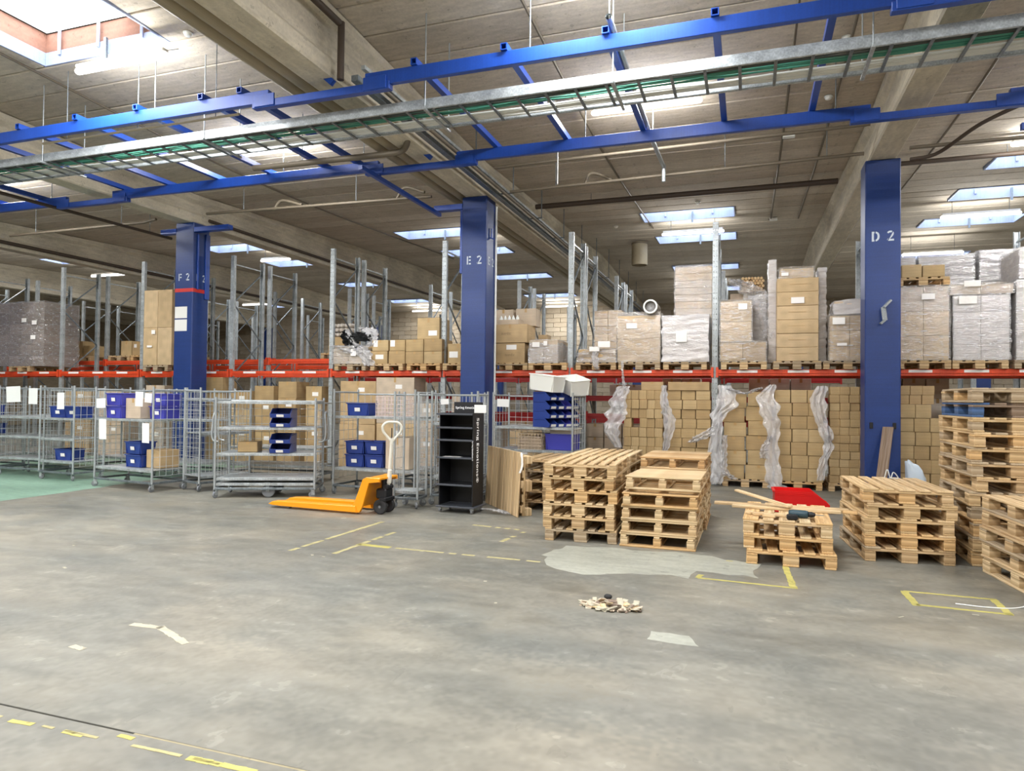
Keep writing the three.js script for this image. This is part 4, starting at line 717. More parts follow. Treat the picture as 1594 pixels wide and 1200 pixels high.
  onRack(0.82, 'pallet under the tall six-layer carton stack left of column D 2'); load('tall stack of six wide flat tan cartons with one label', 0.48, 1.18, D, 1.5, Z0, 1.0, 1, 6, { film: false, mats: [M.card[2], M.card[0]], tape: true, labels: [[0.0, 0.73, 0.22, 0.11]] });
  load('loose wrapped bundle on top of the tall six-layer stack', 0.53, 1.1, D + 1.503, 0.18, Z0 - 0.03, 0.7, 1, 1, { mats: M.card, amp: 0.02, labels: [[-0.35, 0.4, 0.12, 0.06]] });
  load('narrow wrapped pale load between the six-layer stack and its right neighbour', 1.215, 1.32, D, 1.7, -13.7, 0.5, 1, 3, { mats: M.cardPale, film: M.filmTorn, amp: 0.03 });
  load('wrapped pale load between the post cartons and the six-layer stack', 0.36, 0.47, D, 1.9, -13.75, 0.5, 1, 3, { mats: M.cardPale, film: M.filmTorn, amp: 0.02 });
  onRack(1.66, 'pallet under the wrapped square cartons touching column D 2'); load('wrapped square cartons in two columns, left of column D 2', 1.36, 2.0, D, 0.8, Z0, 1.0, 2, 3, { mats: M.card, labels: [[-0.28, 0.88, 0.2, 0.12], [-0.2, 0.36, 0.16, 0.05]], amp: 0.016 });
  load('grey wrapped bundle on the square cartons left of column D 2', 1.44, 1.95, D + 0.83, 0.24, Z0 - 0.1, 0.7, 1, 1, { mats: M.cardPale, film: M.filmTorn, droop: 0.1, amp: 0.03 });
  // bay right of D 2
  onRack(2.83, 'pallet under the wrapped two-column load right of column D 2'); load('wrapped two-column load with one label, right of column D 2', 2.44, 3.2, D, 1.26, Z0, 1.0, 2, 3, { mats: [M.cardPale[0], M.card[2]], labels: [[0.08, 0.86, 0.2, 0.1]], amp: 0.016 });
  pallet('euro', 'pallet lying high on the two-column load right of column D 2', [2.8, D + 1.275, -13.95], 0.02, [M.wood[1], M.wood[5]]);
  carton('honey-coloured carton on the high pallet right of column D 2, left one', [2.64, D + 1.422, Z0 - 0.25], [0.3, 0.22, 0.5], 0, { mat: M.cardTan[2] }); carton('honey-coloured carton on the high pallet right of column D 2, right one', [2.97, D + 1.422, Z0 - 0.25], [0.33, 0.2, 0.5], 0, { mat: M.cardTan[0] });
  onRack(3.65, 'pallet under the white film-wrapped load, second right of column D 2', [M.wood[0], M.wood[6]]); load('white film-wrapped load in two columns, second right of column D 2', 3.26, 4.06, D, 1.08, Z0, 1.0, 2, 4, { mats: [M.cardWhite], film: M.filmMilky, amp: 0.02, labels: [[-0.25, 0.93, 0.26, 0.13]] });
  load('flat wrapped cartons topping the white film-wrapped load', 3.2, 4.12, D + 1.1, 0.16, Z0, 0.9, 2, 1, { mats: M.cardPale, amp: 0.03, film: M.film, labels: [[-0.15, 1.1, 0.24, 0.1]] });
  onRack(4.53, 'pallet under the white load cut by the right edge'); load('white wrapped load cut by the right edge, on the beams', 4.16, 4.88, D, 1.3, Z0, 1.0, 2, 3, { mats: [M.cardWhite], film: M.filmMilky, amp: 0.02 });
  load('tall white wrapped load at the right edge, standing on the other', 4.2, 4.88, D + 1.335, 0.5, Z0, 0.9, 1, 2, { mats: [M.cardWhite], film: M.filmMilky, amp: 0.02 });
}
{ // loads on the second row, seen between and above the first
  const y = LEVEL + 0.003, z = -14.92;
  [[3.52, 0.9, 2.2, 'tall grey wrapped load in the second row, left one behind the white load'], [4.45, 0.76, 2.25, 'tall grey wrapped load in the second row, cut by the right edge'], [2.75, 0.5, 2.2, 'tall grey wrapped load in the second row, behind the high pallet'], [5.6, 0.8, 2.1, 'tall grey wrapped load in the second row, beyond the right edge']].forEach(([x, w, h, l]) => load(l, x - w / 2, x + w / 2, y, h, z, 1.0, 1, 4, { mats: [std({ map: cardTex, color: rgb(178, 176, 178), roughness: 0.7 })], film: M.filmMilky, amp: 0.02 }));
  const yy = 2.522;
  for (const [x0, n, w] of [[-19.2, 3, 'at the left edge'], [-16.9, 3, 'between two rack posts'], [-15.18, 2, 'left of the tall plain cartons']]) { [0, 1].slice(0, n - 1).forEach((k) => pallet('euro', (k ? 'right' : 'left') + ' pallet on raised beams under the yellowish cartons ' + w, [x0 + 0.02 + k * 0.83, 2.521, -15.44])); for (let i = 0; i < n; i++) { const h = rr(0.3, 0.5); carton(`yellowish carton, ${['left', 'middle', 'right'][i]} of three, ` + w, [x0 + i * 0.42, yy + 0.146, -15.35], [0.4, h, 0.5], rr(-0.04, 0.04), { mat: pick(M.cardTan), label: i % 2 ? [-0.2, 0.2] : null, lw: 0.1, lh: 0.1 }, 'yellowish cartons ' + w); } }
  pallet('euro', 'pallet far behind the empty bay right of column F 2', [-10.4, 2.7515, -19.25]);
  for (let i = 0; i < 3; i += 2) carton(['left', 'middle', 'right'][i] + ' tan carton far behind the empty bay right of column F 2', [-10.62 + i * 0.22, 2.898, -19.2], [0.43, rr(0.3, 0.5), 0.5], 0, { mat: pick(M.cardTan) }, 'cartons far behind the empty bay');
  pallet('euro', 'pallet behind, under the two tan cartons with bagged rolls', [-9.8, 2.521, -15.44]); carton('lower tan carton under the white bagged rolls left of column E 2', [-9.8, 2.667, -15.4], [0.7, 0.2, 0.6], 0, { mat: M.cardTan[1] }); carton('upper tan carton under the white bagged rolls left of column E 2', [-9.8, 2.868, -15.4], [0.68, 0.22, 0.6], 0, { mat: M.cardTan[2] });
  { const t = thing('bagged_rolls', 'stack of white bagged rolls on two tan cartons', 'rolls', [-9.8, 3.091, -15.4]); for (let r = 0; r < 3; r++) for (let c = 0; c < 5; c++) { const g = plain(new THREE.CapsuleGeometry(0.055, 0.4, 4, 8)); g.rotateX(PI / 2); mesh('roll', g, M.cardWhite, t, [-0.26 + c * 0.125 + rr(-0.01, 0.01), 0.065 + r * 0.115, rr(-0.03, 0.03)]); } }
}
// floor-level brown cartons right of the middle; their film has been slit and hangs in strips
{
  const ups = ['one', 'two', 'three', 'four', 'five', 'six', 'seven', 'eight', 'nine', 'ten', 'eleven', 'twelve'];
  const stackBoxes = (x0, x1, y0, rows, cols, h, zf, d, where, mats, skip = () => false) => {
    const w = (x1 - x0) / cols;
    for (let r = 0; r < rows; r++) { const shift = r % 2 ? 0.08 * w : 0, k = cols;
      for (let c = 0; c < k; c++) { if (skip(r, c)) continue; const ww = w * rr(0.955, 0.985), hh = h * 0.985; carton(`small brown carton, row ${ups[r]} up, ${ups[c]} from left, ${where}`, [x0 + (c + 0.5) * w + shift + rr(-0.004, 0.004), y0 + r * h, zf - d / 2 + rr(-0.02, 0.012)], [ww, hh, d], rr(-0.015, 0.015), { mat: pick(mats), tape: w > 0.3, seam: w > 0.22 ? 0.52 : 0 }, 'brown cartons, ' + where); } }
  };
  const zf = -13.38, p = (x, l, tones = MIX, w = 0) => pallet('euro', l, [x, 0.0006, -13.98], w, tones), y = 0.146, T = M.cardTan;
  p(-1.93, 'pallet on the floor under the left brown carton stack, middle bay'); stackBoxes(-2.3, -1.55, y, 9, 5, 0.18, zf, 0.3, 'left stack of the middle bay', T, (r, c) => r === 5 && c === 1);
  p(-1.08, 'pallet on the floor under the right brown carton stack, middle bay'); stackBoxes(-1.47, -0.68, y, 9, 3, 0.18, zf - 0.05, 0.45, 'right stack of the middle bay', T);
  carton('dark open brown carton topping the left stack in the middle bay', [-1.75, y + 9 * 0.18, -13.6], [0.42, 0.16, 0.4], 0, { mat: M.card[3] }); carton('wide dark brown carton topping the right stack in the middle bay', [-1.07, y + 9 * 0.18, -13.66], [0.76, 0.16, 0.5], 0, { mat: M.card[3] });
  p(-0.05, 'pallet on the floor under the large cartons between the two film strips'); stackBoxes(-0.46, -0.06, y, 6, 1, 0.26, zf, 0.4, 'column right of the rack post', T); stackBoxes(-0.05, 0.42, y, 6, 1, 0.268, zf - 0.02, 0.5, 'column left of the middle strip', T);
  p(0.85, 'pallet on the floor under the brown cartons left of the right film strip', [M.wood[5], M.wood[1]]); stackBoxes(0.45, 1.27, y, 7, 3, 0.235, zf, 0.4, 'between middle and right strips', T);
  p(1.75, 'pallet on the floor under the small carton wall touching column D 2'); stackBoxes(1.36, 2.0, y, 12, 4, 0.142, zf, 0.3, 'wall left of column D 2', T);
  p(2.8, 'pallet on the floor under the cartons right of column D 2'); stackBoxes(2.44, 3.16, y, 6, 3, 0.235, zf, 0.4, 'right of column D 2', T, (r, c) => r === 5 && c === 2); stackBoxes(2.44, 3.0, y + 6 * 0.235, 2, 3, 0.16, zf - 0.1, 0.35, 'dark top right of column D 2', [M.card[3]]);
  p(3.65, 'pallet on the floor under the cartons behind the tall pallet stack'); stackBoxes(3.25, 4.05, y, 7, 3, 0.235, zf, 0.4, 'behind the tall pallet stack', T);
  for (const [x0, n, w] of [[-1.55, 2, 'above the middle bay boxes'], [0.2, 3, 'above the boxes left of column D 2'], [2.6, 3, 'above the boxes right of column D 2']]) { pallet('euro', 'second-row floor pallet ' + w, [x0 + 0.4, 0.0006, -15.5], 0); for (let r = 0; r < 5; r++) for (let i = 0; i < n; i++) carton(`pale carton, row ${ups[r]} up, ${ups[i]} from left, ${w}`, [x0 + i * 0.4, y + r * 0.38, -15.3], [0.38, 0.375, 0.6], 0, { mat: pick([M.cardWhite, M.cardPale[0], M.cardPale[1]]) }, 'pale cartons ' + w); }
  // slit film
  const strip = (label, pts, sd, extra = [], amp = 0.035) => { const o = thing('film_strip', label, 'plastic film', [pts[0][0], 0, -13.3]), rel = (q) => q.map(([x, yy, z, w]) => [x - pts[0][0], yy, z + 13.3, w]); mesh('film', hanging(rel(pts), 16, amp, sd), M.filmTorn, o); extra.forEach((e, i) => mesh('film', hanging(rel(e), 14, amp, sd + 3 + i), M.filmTorn, o)); };
  strip('slit film hanging left of the brown cartons, leftmost of the strips', [[-2.28, 1.84, -13.37, 0.12], [-2.36, 1.62, -13.26, 0.15], [-2.4, 1.3, -13.24, 0.2], [-2.5, 0.98, -13.22, 0.14], [-2.36, 0.66, -13.24, 0.08]], 2);
  strip('slit film hanging between the two brown stacks of the middle bay', [[-1.52, 1.86, -13.38, 0.05], [-1.5, 1.5, -13.26, 0.08], [-1.4, 1.2, -13.24, 0.12], [-1.45, 0.8, -13.26, 0.07], [-1.5, 0.5, -13.28, 0.04]], 12);
  strip('slit film hanging from the front rack post down to the floor, with a blown tail', [[-0.42, 1.86, -13.3, 0.12], [-0.36, 1.55, -13.24, 0.2], [-0.52, 1.3, -13.24, 0.12], [-0.55, 1.0, -13.22, 0.1], [-0.58, 0.6, -13.22, 0.13], [-0.55, 0.25, -13.22, 0.16], [-0.6, 0.05, -13.22, 0.13]], 22, [[[-0.5, 1.15, -13.24, 0.04], [-0.75, 0.95, -13.2, 0.14], [-1.0, 0.8, -13.18, 0.08]], [[-0.4, 0.95, -13.24, 0.04], [-0.42, 0.6, -13.2, 0.06], [-0.4, 0.3, -13.2, 0.06], [-0.24, 0.16, -13.2, 0.07]], [[-0.34, 1.8, -13.28, 0.06], [-0.05, 1.72, -13.26, 0.05], [0.2, 1.82, -13.28, 0.05]]]);
  strip('slit film hanging in the middle of the brown cartons, silvery at its foot', [[0.42, 1.88, -13.32, 0.05], [0.3, 1.65, -13.26, 0.16], [0.36, 1.4, -13.24, 0.17], [0.42, 1.1, -13.24, 0.12], [0.4, 0.75, -13.24, 0.1], [0.42, 0.4, -13.22, 0.13], [0.46, 0.1, -13.2, 0.15], [0.52, 0.03, -13.16, 0.14]], 32, [[[0.38, 0.95, -13.24, 0.04], [0.27, 0.7, -13.2, 0.07], [0.28, 0.55, -13.2, 0.08]]]);
  strip('slit film hanging before the wall of small cartons, rightmost of the strips', [[1.24, 1.86, -13.37, 0.08], [1.16, 1.62, -13.26, 0.13], [1.2, 1.3, -13.24, 0.1], [1.3, 1.0, -13.24, 0.1], [1.34, 0.8, -13.26, 0.07], [1.24, 0.5, -13.24, 0.07], [1.2, 0.2, -13.24, 0.06]], 42);
}

// ------------------------------------------------------------------ trolleys
const tubeR = 0.014;
function caster(o, x, z, turn, big = 0.05, mat = M.greyWheel) {
  const c = new THREE.Group(); c.name = 'caster'; c.position.set(x, 0, z); c.rotation.y = turn; o.add(c);
  mesh('fork', merge([moved(cbox(0.06, 0.006, 0.06, 0.002), 0, big * 2 + 0.03, 0), moved(cbox(0.004, big + 0.035, 0.05, 0.001), 0.022, big * 1.5 + 0.012, 0.012), moved(cbox(0.004, big + 0.035, 0.05, 0.001), -0.022, big * 1.5 + 0.012, 0.012)]), M.zinc, c);
  const w = lathe([[0.012, -0.014], [big * 0.86, -0.015], [big, -0.009], [big, 0.009], [big * 0.86, 0.015], [0.012, 0.014], [0.012, -0.014]], 18); w.rotateZ(PI / 2); mesh('wheel', w, mat, c, [0, big, 0.02]);
}
function grid(w, h, nx, ny, r = 0.0035) { const l = []; for (let i = 0; i <= nx; i++) l.push(bar([-w / 2 + w * i / nx, 0, 0], [-w / 2 + w * i / nx, h, 0], r, 5)); for (let j = 0; j <= ny; j++) l.push(bar([-w / 2, h * j / ny, 0.003], [w / 2, h * j / ny, 0.003], r, 5)); return merge(l); }
// a roll trolley: posts at the corners, shelves, wire ends and back
function trolley(name, label, cat, p, turn, { L = 1.35, W = 0.62, H = 1.68, shelves = [0.2, 1.1], back = true, ends = true, endTop = null, backTop = null, center = false, arch = false, papers = [] }) {
  const o = thing(name, label, cat, p, turn), cw = 0.13;
  for (const x of [-1, 1]) for (const z of [-1, 1]) mesh('post', bar([x * L / 2, cw, z * W / 2], [x * L / 2, H, z * W / 2], 0.017, 10), M.zinc, o);
  shelves.forEach((y) => { mesh('shelf', merge([moved(cbox(L - 0.04, 0.012, W - 0.03, 0.002), 0, y, 0), moved(cbox(L - 0.036, 0.04, 0.012, 0.002), 0, y - 0.012, W / 2 - 0.01), moved(cbox(L - 0.036, 0.04, 0.012, 0.002), 0, y - 0.012, -W / 2 + 0.01)]), M.zinc, o); });
  mesh('base_frame', merge([moved(cbox(L, 0.035, 0.035, 0.004), 0, cw + 0.01, W / 2), moved(cbox(L, 0.035, 0.035, 0.004), 0, cw + 0.01, -W / 2), moved(cbox(0.035, 0.035, W, 0.004), L / 2, cw + 0.01, 0), moved(cbox(0.035, 0.035, W, 0.004), -L / 2, cw + 0.01, 0)]), M.zincDark, o);
  if (ends) for (const s of [-1, 1]) { const m = mesh('wire_end', grid(W - 0.03, (endTop || H - 0.06) - 0.25, 5, 9), M.wire, o, [s * L / 2, 0.25, 0], [0, PI / 2, 0]); m.userData.kind = 'stuff'; mesh('end_rail', bar([s * L / 2, endTop || H - 0.05, -W / 2], [s * L / 2, endTop || H - 0.05, W / 2], tubeR, 8), M.zinc, o); }
  if (back) { const y0 = backTop ? backTop[0] : 0.25, y1 = backTop ? backTop[1] : H - 0.06; const m = mesh('wire_back', grid(L - 0.03, y1 - y0, 12, Math.round((y1 - y0) / 0.13)), M.wire, o, [0, y0, -W / 2]); m.userData.kind = 'stuff'; mesh('back_rail', bar([-L / 2, y1, -W / 2], [L / 2, y1, -W / 2], tubeR, 8), M.zinc, o); }
  if (arch) for (const s of [-1, 1]) mesh('push_handle', pipe([[s * (L / 2 + 0.02), 0.85, -0.16], [s * (L / 2 + 0.1), 0.88, -0.16], [s * (L / 2 + 0.12), 1.1, -0.14], [s * (L / 2 + 0.1), 1.3, -0.1], [s * (L / 2 + 0.1), 1.3, 0.1], [s * (L / 2 + 0.12), 1.1, 0.14], [s * (L / 2 + 0.1), 0.88, 0.16], [s * (L / 2 + 0.02), 0.85, 0.16]], 0.013, 8), M.zinc, o);
  for (const x of [-1, 1]) for (const z of [-1, 1]) caster(o, x * (L / 2 - 0.02), z * (W / 2 - 0.02), rr(-2, 2));
  if (center) for (const z of [-1, 1]) caster(o, 0.02, z * (W / 2 - 0.06), PI / 2, 0.1);
  papers.forEach(([x, y, w, h]) => mesh('paper_tag', cbox(w, h, 0.002, 0.0005), M.sheet, o, [x, y, W / 2 + 0.02], [rr(-0.03, 0.03), rr(-0.1, 0.1), rr(-0.06, 0.06)]));
  return o;
}
// open-fronted stacking bin, front towards +x, centred on its base
function binGeo(L, W, H) {
  const t = 0.006, side = extrude([[-L / 2, 0], [L / 2 - 0.03, 0], [L / 2, H * 0.42], [L / 2 - 0.02, H * 0.46], [L / 2 - L * 0.3, H], [-L / 2, H]], t, 0.001), l = [];
  for (const s of [-1, 1]) l.push(moved(side, 0, 0, s * (W / 2 - t) - t / 2));
  l.push(moved(cbox(L - 0.03, t, W - 0.01, 0.002), -0.015, t / 2, 0), moved(cbox(t, H, W - 0.01, 0.002), -L / 2 + t / 2, H / 2, 0), moved(cbox(t, H * 0.44, W - 0.01, 0.002), L / 2 - 0.014, H * 0.22, 0, 0, 0, -0.28));
  for (const k of [0.82, 0.9]) for (const s of [-1, 1]) l.push(moved(cbox(L * 0.66, 0.008, 0.008, 0.002), -L * 0.15, H * k, s * W / 2)); return merge(l);
}
const binA = binGeo(0.42, 0.17, 0.145), binB = binGeo(0.5, 0.31, 0.145), binLid = cbox(0.003, 0.04, 0.11, 0.001);
function bin(label, p, turn, mat = M.binBlue, geo = binA, group) { const o = thing('storage_bin', label, 'bin', p, turn, group); mesh('bin_body', geo, mat, o); mesh('bin_label', binLid, M.paper, o, [geo === binA ? 0.209 : 0.249, 0.032, 0], [0, 0, -0.28]); return o; }
function crateGeo(w, h, d) { const t = 0.006, sl = 0.06, l = [moved(cbox(w - 0.06, t, d - 0.06, 0.002), 0, t / 2, 0)]; for (const s of [-1, 1]) { l.push(moved(cbox(t, h, d - 0.01, 0.002), s * (w / 2 - 0.02), h / 2, 0, 0, 0, -s * sl * 2)); l.push(moved(cbox(w - 0.01, h, t, 0.002), 0, h / 2, s * (d / 2 - 0.02), s * sl * 2, 0, 0)); } l.push(moved(cbox(w + 0.02, 0.016, 0.02, 0.004), 0, h, d / 2), moved(cbox(w + 0.02, 0.016, 0.02, 0.004), 0, h, -d / 2), moved(cbox(0.02, 0.016, d + 0.02, 0.004), w / 2, h, 0), moved(cbox(0.02, 0.016, d + 0.02, 0.004), -w / 2, h, 0)); return merge(l); }
const crateBlue = crateGeo(0.4, 0.2, 0.3);
function crate(label, p, turn, mat = M.binBlue, geo = crateBlue) { const o = thing('plastic_crate', label, 'crate', p, turn); mesh('crate_body', geo, mat, o); mesh('paper_tag', cbox(0.1, 0.06, 0.002, 0.0005), M.paper, o, [0, 0.1, 0.152], [0.12, 0, 0]); return o; }

// the four-shelf galvanised trolley in the middle of the left half
trolley('shelf_trolley', 'large galvanised four-shelf trolley with handles at its ends, behind the pallet jack', 'trolley', [-7.2, 0, -9.18], 0.42, { L: 1.5, W: 0.7, H: 1.55, shelves: [0.22, 0.3, 0.68, 1.08, 1.48], arch: true, center: true, back: true });
trolley('roll_cage', 'narrow wire roll cage left of the large four-shelf trolley', 'trolley', [-8.55, 0, -9.5], 1.25, { L: 0.9, W: 0.5, H: 1.7, shelves: [0.24, 0.95, 1.5] });
trolley('roll_cage', 'two-level roll cage with three white tags, left of column F 2', 'trolley', [-9.78, 0, -9.06], -0.14, { L: 1.5, W: 0.62, H: 1.7, shelves: [0.34, 1.16], papers: [[-0.52, 0.98, 0.18, 0.34], [0.6, 0.95, 0.17, 0.32], [0.42, 1.5, 0.18, 0.24], [-0.58, 1.42, 0.22, 0.16], [0.65, 1.52, 0.18, 0.15]] });
trolley('roll_cage', 'roll cage holding a brown sheet and dark blue bins, third from the left', 'trolley', [-11.9, 0, -9.5], -0.05, { L: 0.9, W: 0.6, H: 1.72, shelves: [0.34, 0.75, 1.12], papers: [[0.12, 1.44, 0.2, 0.3]] });
trolley('roll_cage', 'roll cage with a wide white paper on its rail, second from the left', 'trolley', [-13.1, 0, -9.7], 0.03, { L: 1.15, W: 0.6, H: 1.72, shelves: [0.34, 0.75, 1.12], papers: [[-0.2, 1.55, 0.34, 0.3], [0.3, 1.52, 0.22, 0.3]] });
trolley('roll_cage', 'roll cage full of dark blue bins at the left edge', 'trolley', [-14.6, 0, -9.8], 0.0, { L: 1.3, W: 0.6, H: 1.72, shelves: [0.34, 0.75, 1.12] });
trolley('roll_cage', 'second-rank roll cage behind those at the left edge', 'trolley', [-14.0, 0, -10.9], 0.05, { L: 1.35, W: 0.6, H: 1.7, shelves: [0.3, 1.1] });
trolley('roll_cage', 'second-rank roll cage behind the brown sheet', 'trolley', [-12.0, 0, -10.9], -0.05, { L: 1.35, W: 0.6, H: 1.7, shelves: [0.3, 1.1] });
trolley('roll_cage', 'second-rank roll cage before column F 2', 'trolley', [-10.2, 0, -10.7], 0.08, { L: 1.35, W: 0.6, H: 1.7, shelves: [0.3, 1.1] });
trolley('shelf_trolley', 'low grey trolley behind the large four-shelf trolley', 'trolley', [-8.35, 0, -10.95], 0.1, { L: 1.8, W: 0.7, H: 1.5, shelves: [0.3, 0.62], back: false });
trolley('roll_cage', 'wide two-shelf roll cage behind the white jack handle', 'trolley', [-5.62, 0, -10.0], -0.04, { L: 1.5, W: 0.68, H: 1.7, shelves: [0.42, 1.26], backTop: [1.3, 1.62] });
trolley('roll_cage', 'roll cage half hidden by the black display stand', 'trolley', [-4.12, 0, -9.62], 0.12, { L: 0.7, W: 0.6, H: 1.68, shelves: [0.42, 1.2], papers: [[-0.15, 1.52, 0.12, 0.08]] });
trolley('roll_cage', 'slim empty roll cage before the half hidden cage', 'trolley', [-4.62, 0, -8.98], 0.08, { L: 0.36, W: 0.34, H: 1.66, shelves: [0.24] , back: false });
trolley('roll_cage', 'second-rank roll cage behind the wide two-shelf cage', 'trolley', [-5.2, 0, -11.3], 0, { L: 1.4, W: 0.62, H: 1.68, shelves: [0.3, 1.2] });
trolley('roll_cage', 'roll cage carrying the stack of blue bins', 'trolley', [-3.38, 0, -11.3], -0.08, { L: 1.42, W: 0.66, H: 1.68, shelves: [0.72, 1.1], papers: [[-0.52, 1.5, 0.22, 0.13]] });
// what the trolleys carry
[[-14.9, 1.13, -9.8], [-14.5, 1.13, -9.78], [-14.9, 0.757, -9.8], [-14.45, 0.757, -9.8], [-14.8, 0.346, -9.8]].forEach((p, i) => crate('dark blue crate in the roll cage at the left edge, ' + ['top left', 'top right', 'middle left', 'middle right', 'bottom'][i], p, rr(-0.05, 0.05)));
[[-12.1, 1.13, -9.5], [-11.72, 1.13, -9.48], [-11.95, 0.346, -9.5]].forEach((p, i) => crate('dark blue crate in the cage with the brown sheet, ' + ['upper left', 'upper right', 'lowest'][i], p, rr(-0.05, 0.05)));
[[-10.15, 1.17, -9.0, 'left'], [-9.3, 1.17, -9.1, 'right']].forEach(([x, y, z, n]) => crate('violet-blue crate on the top shelf of the two-level cage, ' + n + ' one', [x, y, z], -0.14, M.binViolet));
crate('violet-blue crate stacked second on the two-level cage, right', [-9.28, 1.385, -9.1], -0.14, M.binViolet); crate('violet-blue crate stacked second on the two-level cage, left', [-10.15, 1.385, -9.0], -0.14, M.binViolet);
crate('long dark blue crate on the lower shelf of the two-level cage', [-9.75, 0.353, -9.05], -0.14, M.binBlue); crate('dark blue crate stacked on the lower shelf of the two-level cage', [-9.76, 0.57, -9.05], -0.14, M.binBlue);
carton('flat brown carton on the lower shelf of the two-level cage', [-9.34, 0.353, -9.12], [0.36, 0.3, 0.36], -0.14, { mat: M.card[1] });
carton('grey-brown carton on the top shelf of the two-level cage', [-9.74, 1.17, -9.06], [0.38, 0.34, 0.36], -0.14, { mat: M.cardPale[1] });
[[-6.95, 1.09, -9.15], [-6.95, 0.69, -9.15]].forEach(([x, y, z], k) => { for (let i = 0; i < 2; i++) bin((i ? 'upper' : 'lower') + ' blue bin on the ' + (k ? 'second' : 'third') + ' shelf of the four-shelf trolley', [x, y + i * 0.147, z], 0.42 - PI / 2, M.binBlue, binB); });
carton('low tan carton on the second shelf of the four-shelf trolley', [-7.5, 0.69, -9.05], [0.3, 0.16, 0.3], 0.42, { mat: M.cardTan[1] });
[[-6.1, 0.43, -10.0], [-5.75, 0.43, -10.02]].forEach(([x, y, z], k) => { for (let i = 0; i < 2; i++) crate('dark blue crate in the wide two-shelf cage, ' + ['left', 'right'][k] + (i ? ' upper' : ' lower'), [x, y + i * 0.216, z], 0.02, M.binBlue, crateGeo(0.34, 0.2, 0.3)); });
carton('pale slotted carton in the wide two-shelf cage', [-5.28, 0.43, -10.0], [0.42, 0.5, 0.4], 0, { mat: M.cardPale[0] });
crate('blue crate on the top shelf of the wide two-shelf cage', [-6.05, 1.268, -10.0], 0, M.binBlue);
{ // pale wire basket standing on the wide cage
  const t = thing('wire_basket', 'pinkish-white wire basket on the top shelf of the wide two-shelf cage', 'basket', [-5.45, 1.268, -10.0]); mesh('basket', merge([moved(grid(0.5, 0.32, 9, 5, 0.005), 0, 0, 0.16), moved(grid(0.5, 0.32, 9, 5, 0.005), 0, 0, -0.16), moved(grid(0.32, 0.32, 6, 5, 0.005), 0.25, 0, 0, 0, PI / 2), moved(grid(0.32, 0.32, 6, 5, 0.005), -0.25, 0, 0, 0, PI / 2)]), std({ color: rgb(222, 204, 200), roughness: 0.5 }), t).userData.kind = 'stuff';
}
{ // stacked bins on the cage behind the boards
  const a = -0.55, cx = -3.06, cz = -11.3, c = Math.cos(a), s = Math.sin(a);
  const at = (u, v) => [cx + u * c + v * s, cz - u * s + v * c];
  ['front', 'second', 'third', 'rear'].forEach((n, j) => { for (let i = 0; i < 4; i++) { const [x, z] = at(0, 0.28 - j * 0.175 + 0.0); if (j === 2 && i > 2) continue; bin((j === 2 ? 'violet-blue' : 'blue') + ' open-fronted bin, ' + ['lowest', 'second lowest', 'second highest', 'highest'][i] + ' of the ' + n + ' column', [x, 1.108 + i * 0.147, z], a, j === 2 ? M.binViolet : M.binBlue); } });
  const w = crateGeo(0.5, 0.26, 0.36); const o1 = thing('plastic_crate', 'white plastic crate lying tilted on the blue bins, left one', 'crate', [...at(-0.02, 0.24)].reduce((p, q, i) => (i ? [p[0], 1.71, q] : [q]), []), a + 0.2); mesh('crate_body', w, M.whitePlastic, o1, [0, 0, 0], [0.0, 0, -0.12]);
  const o2 = thing('plastic_crate', 'white plastic crate lying tilted on the blue bins, right one', 'crate', [...at(0.12, -0.26)].reduce((p, q, i) => (i ? [p[0], 1.68, q] : [q]), []), a - 0.3); mesh('crate_body', w, M.whitePlastic, o2, [0, 0, 0], [0.1, 0, -0.22]);
  crate('violet crate on the low shelf below the blue bins', [-2.95, 0.73, -11.25], -0.08, M.binViolet, crateGeo(0.5, 0.26, 0.36)); 
  const g = thing('plastic_crate', 'grey crate standing on the violet crate below the bins', 'crate', [-2.9, 0.992 - 0.0, -11.25], -0.08); mesh('crate_body', crateGeo(0.46, 0.09, 0.34), M.lampBody, g);
  const wb = thing('wire_basket', 'beige wire basket on the low shelf left of the violet crate', 'basket', [-3.45, 0.73, -11.25], -0.08); mesh('basket', merge([moved(grid(0.42, 0.26, 7, 5, 0.006), 0, 0, 0.2), moved(grid(0.42, 0.26, 7, 5, 0.006), 0, 0, -0.2), moved(grid(0.4, 0.26, 6, 5, 0.006), 0.21, 0, 0, 0, PI / 2), moved(grid(0.4, 0.26, 6, 5, 0.006), -0.21, 0, 0, 0, PI / 2), moved(cbox(0.38, 0.2, 0.34, 0.01), 0, 0.1, 0)]), M.cardPale[1], wb).userData.kind = 'stuff';
}
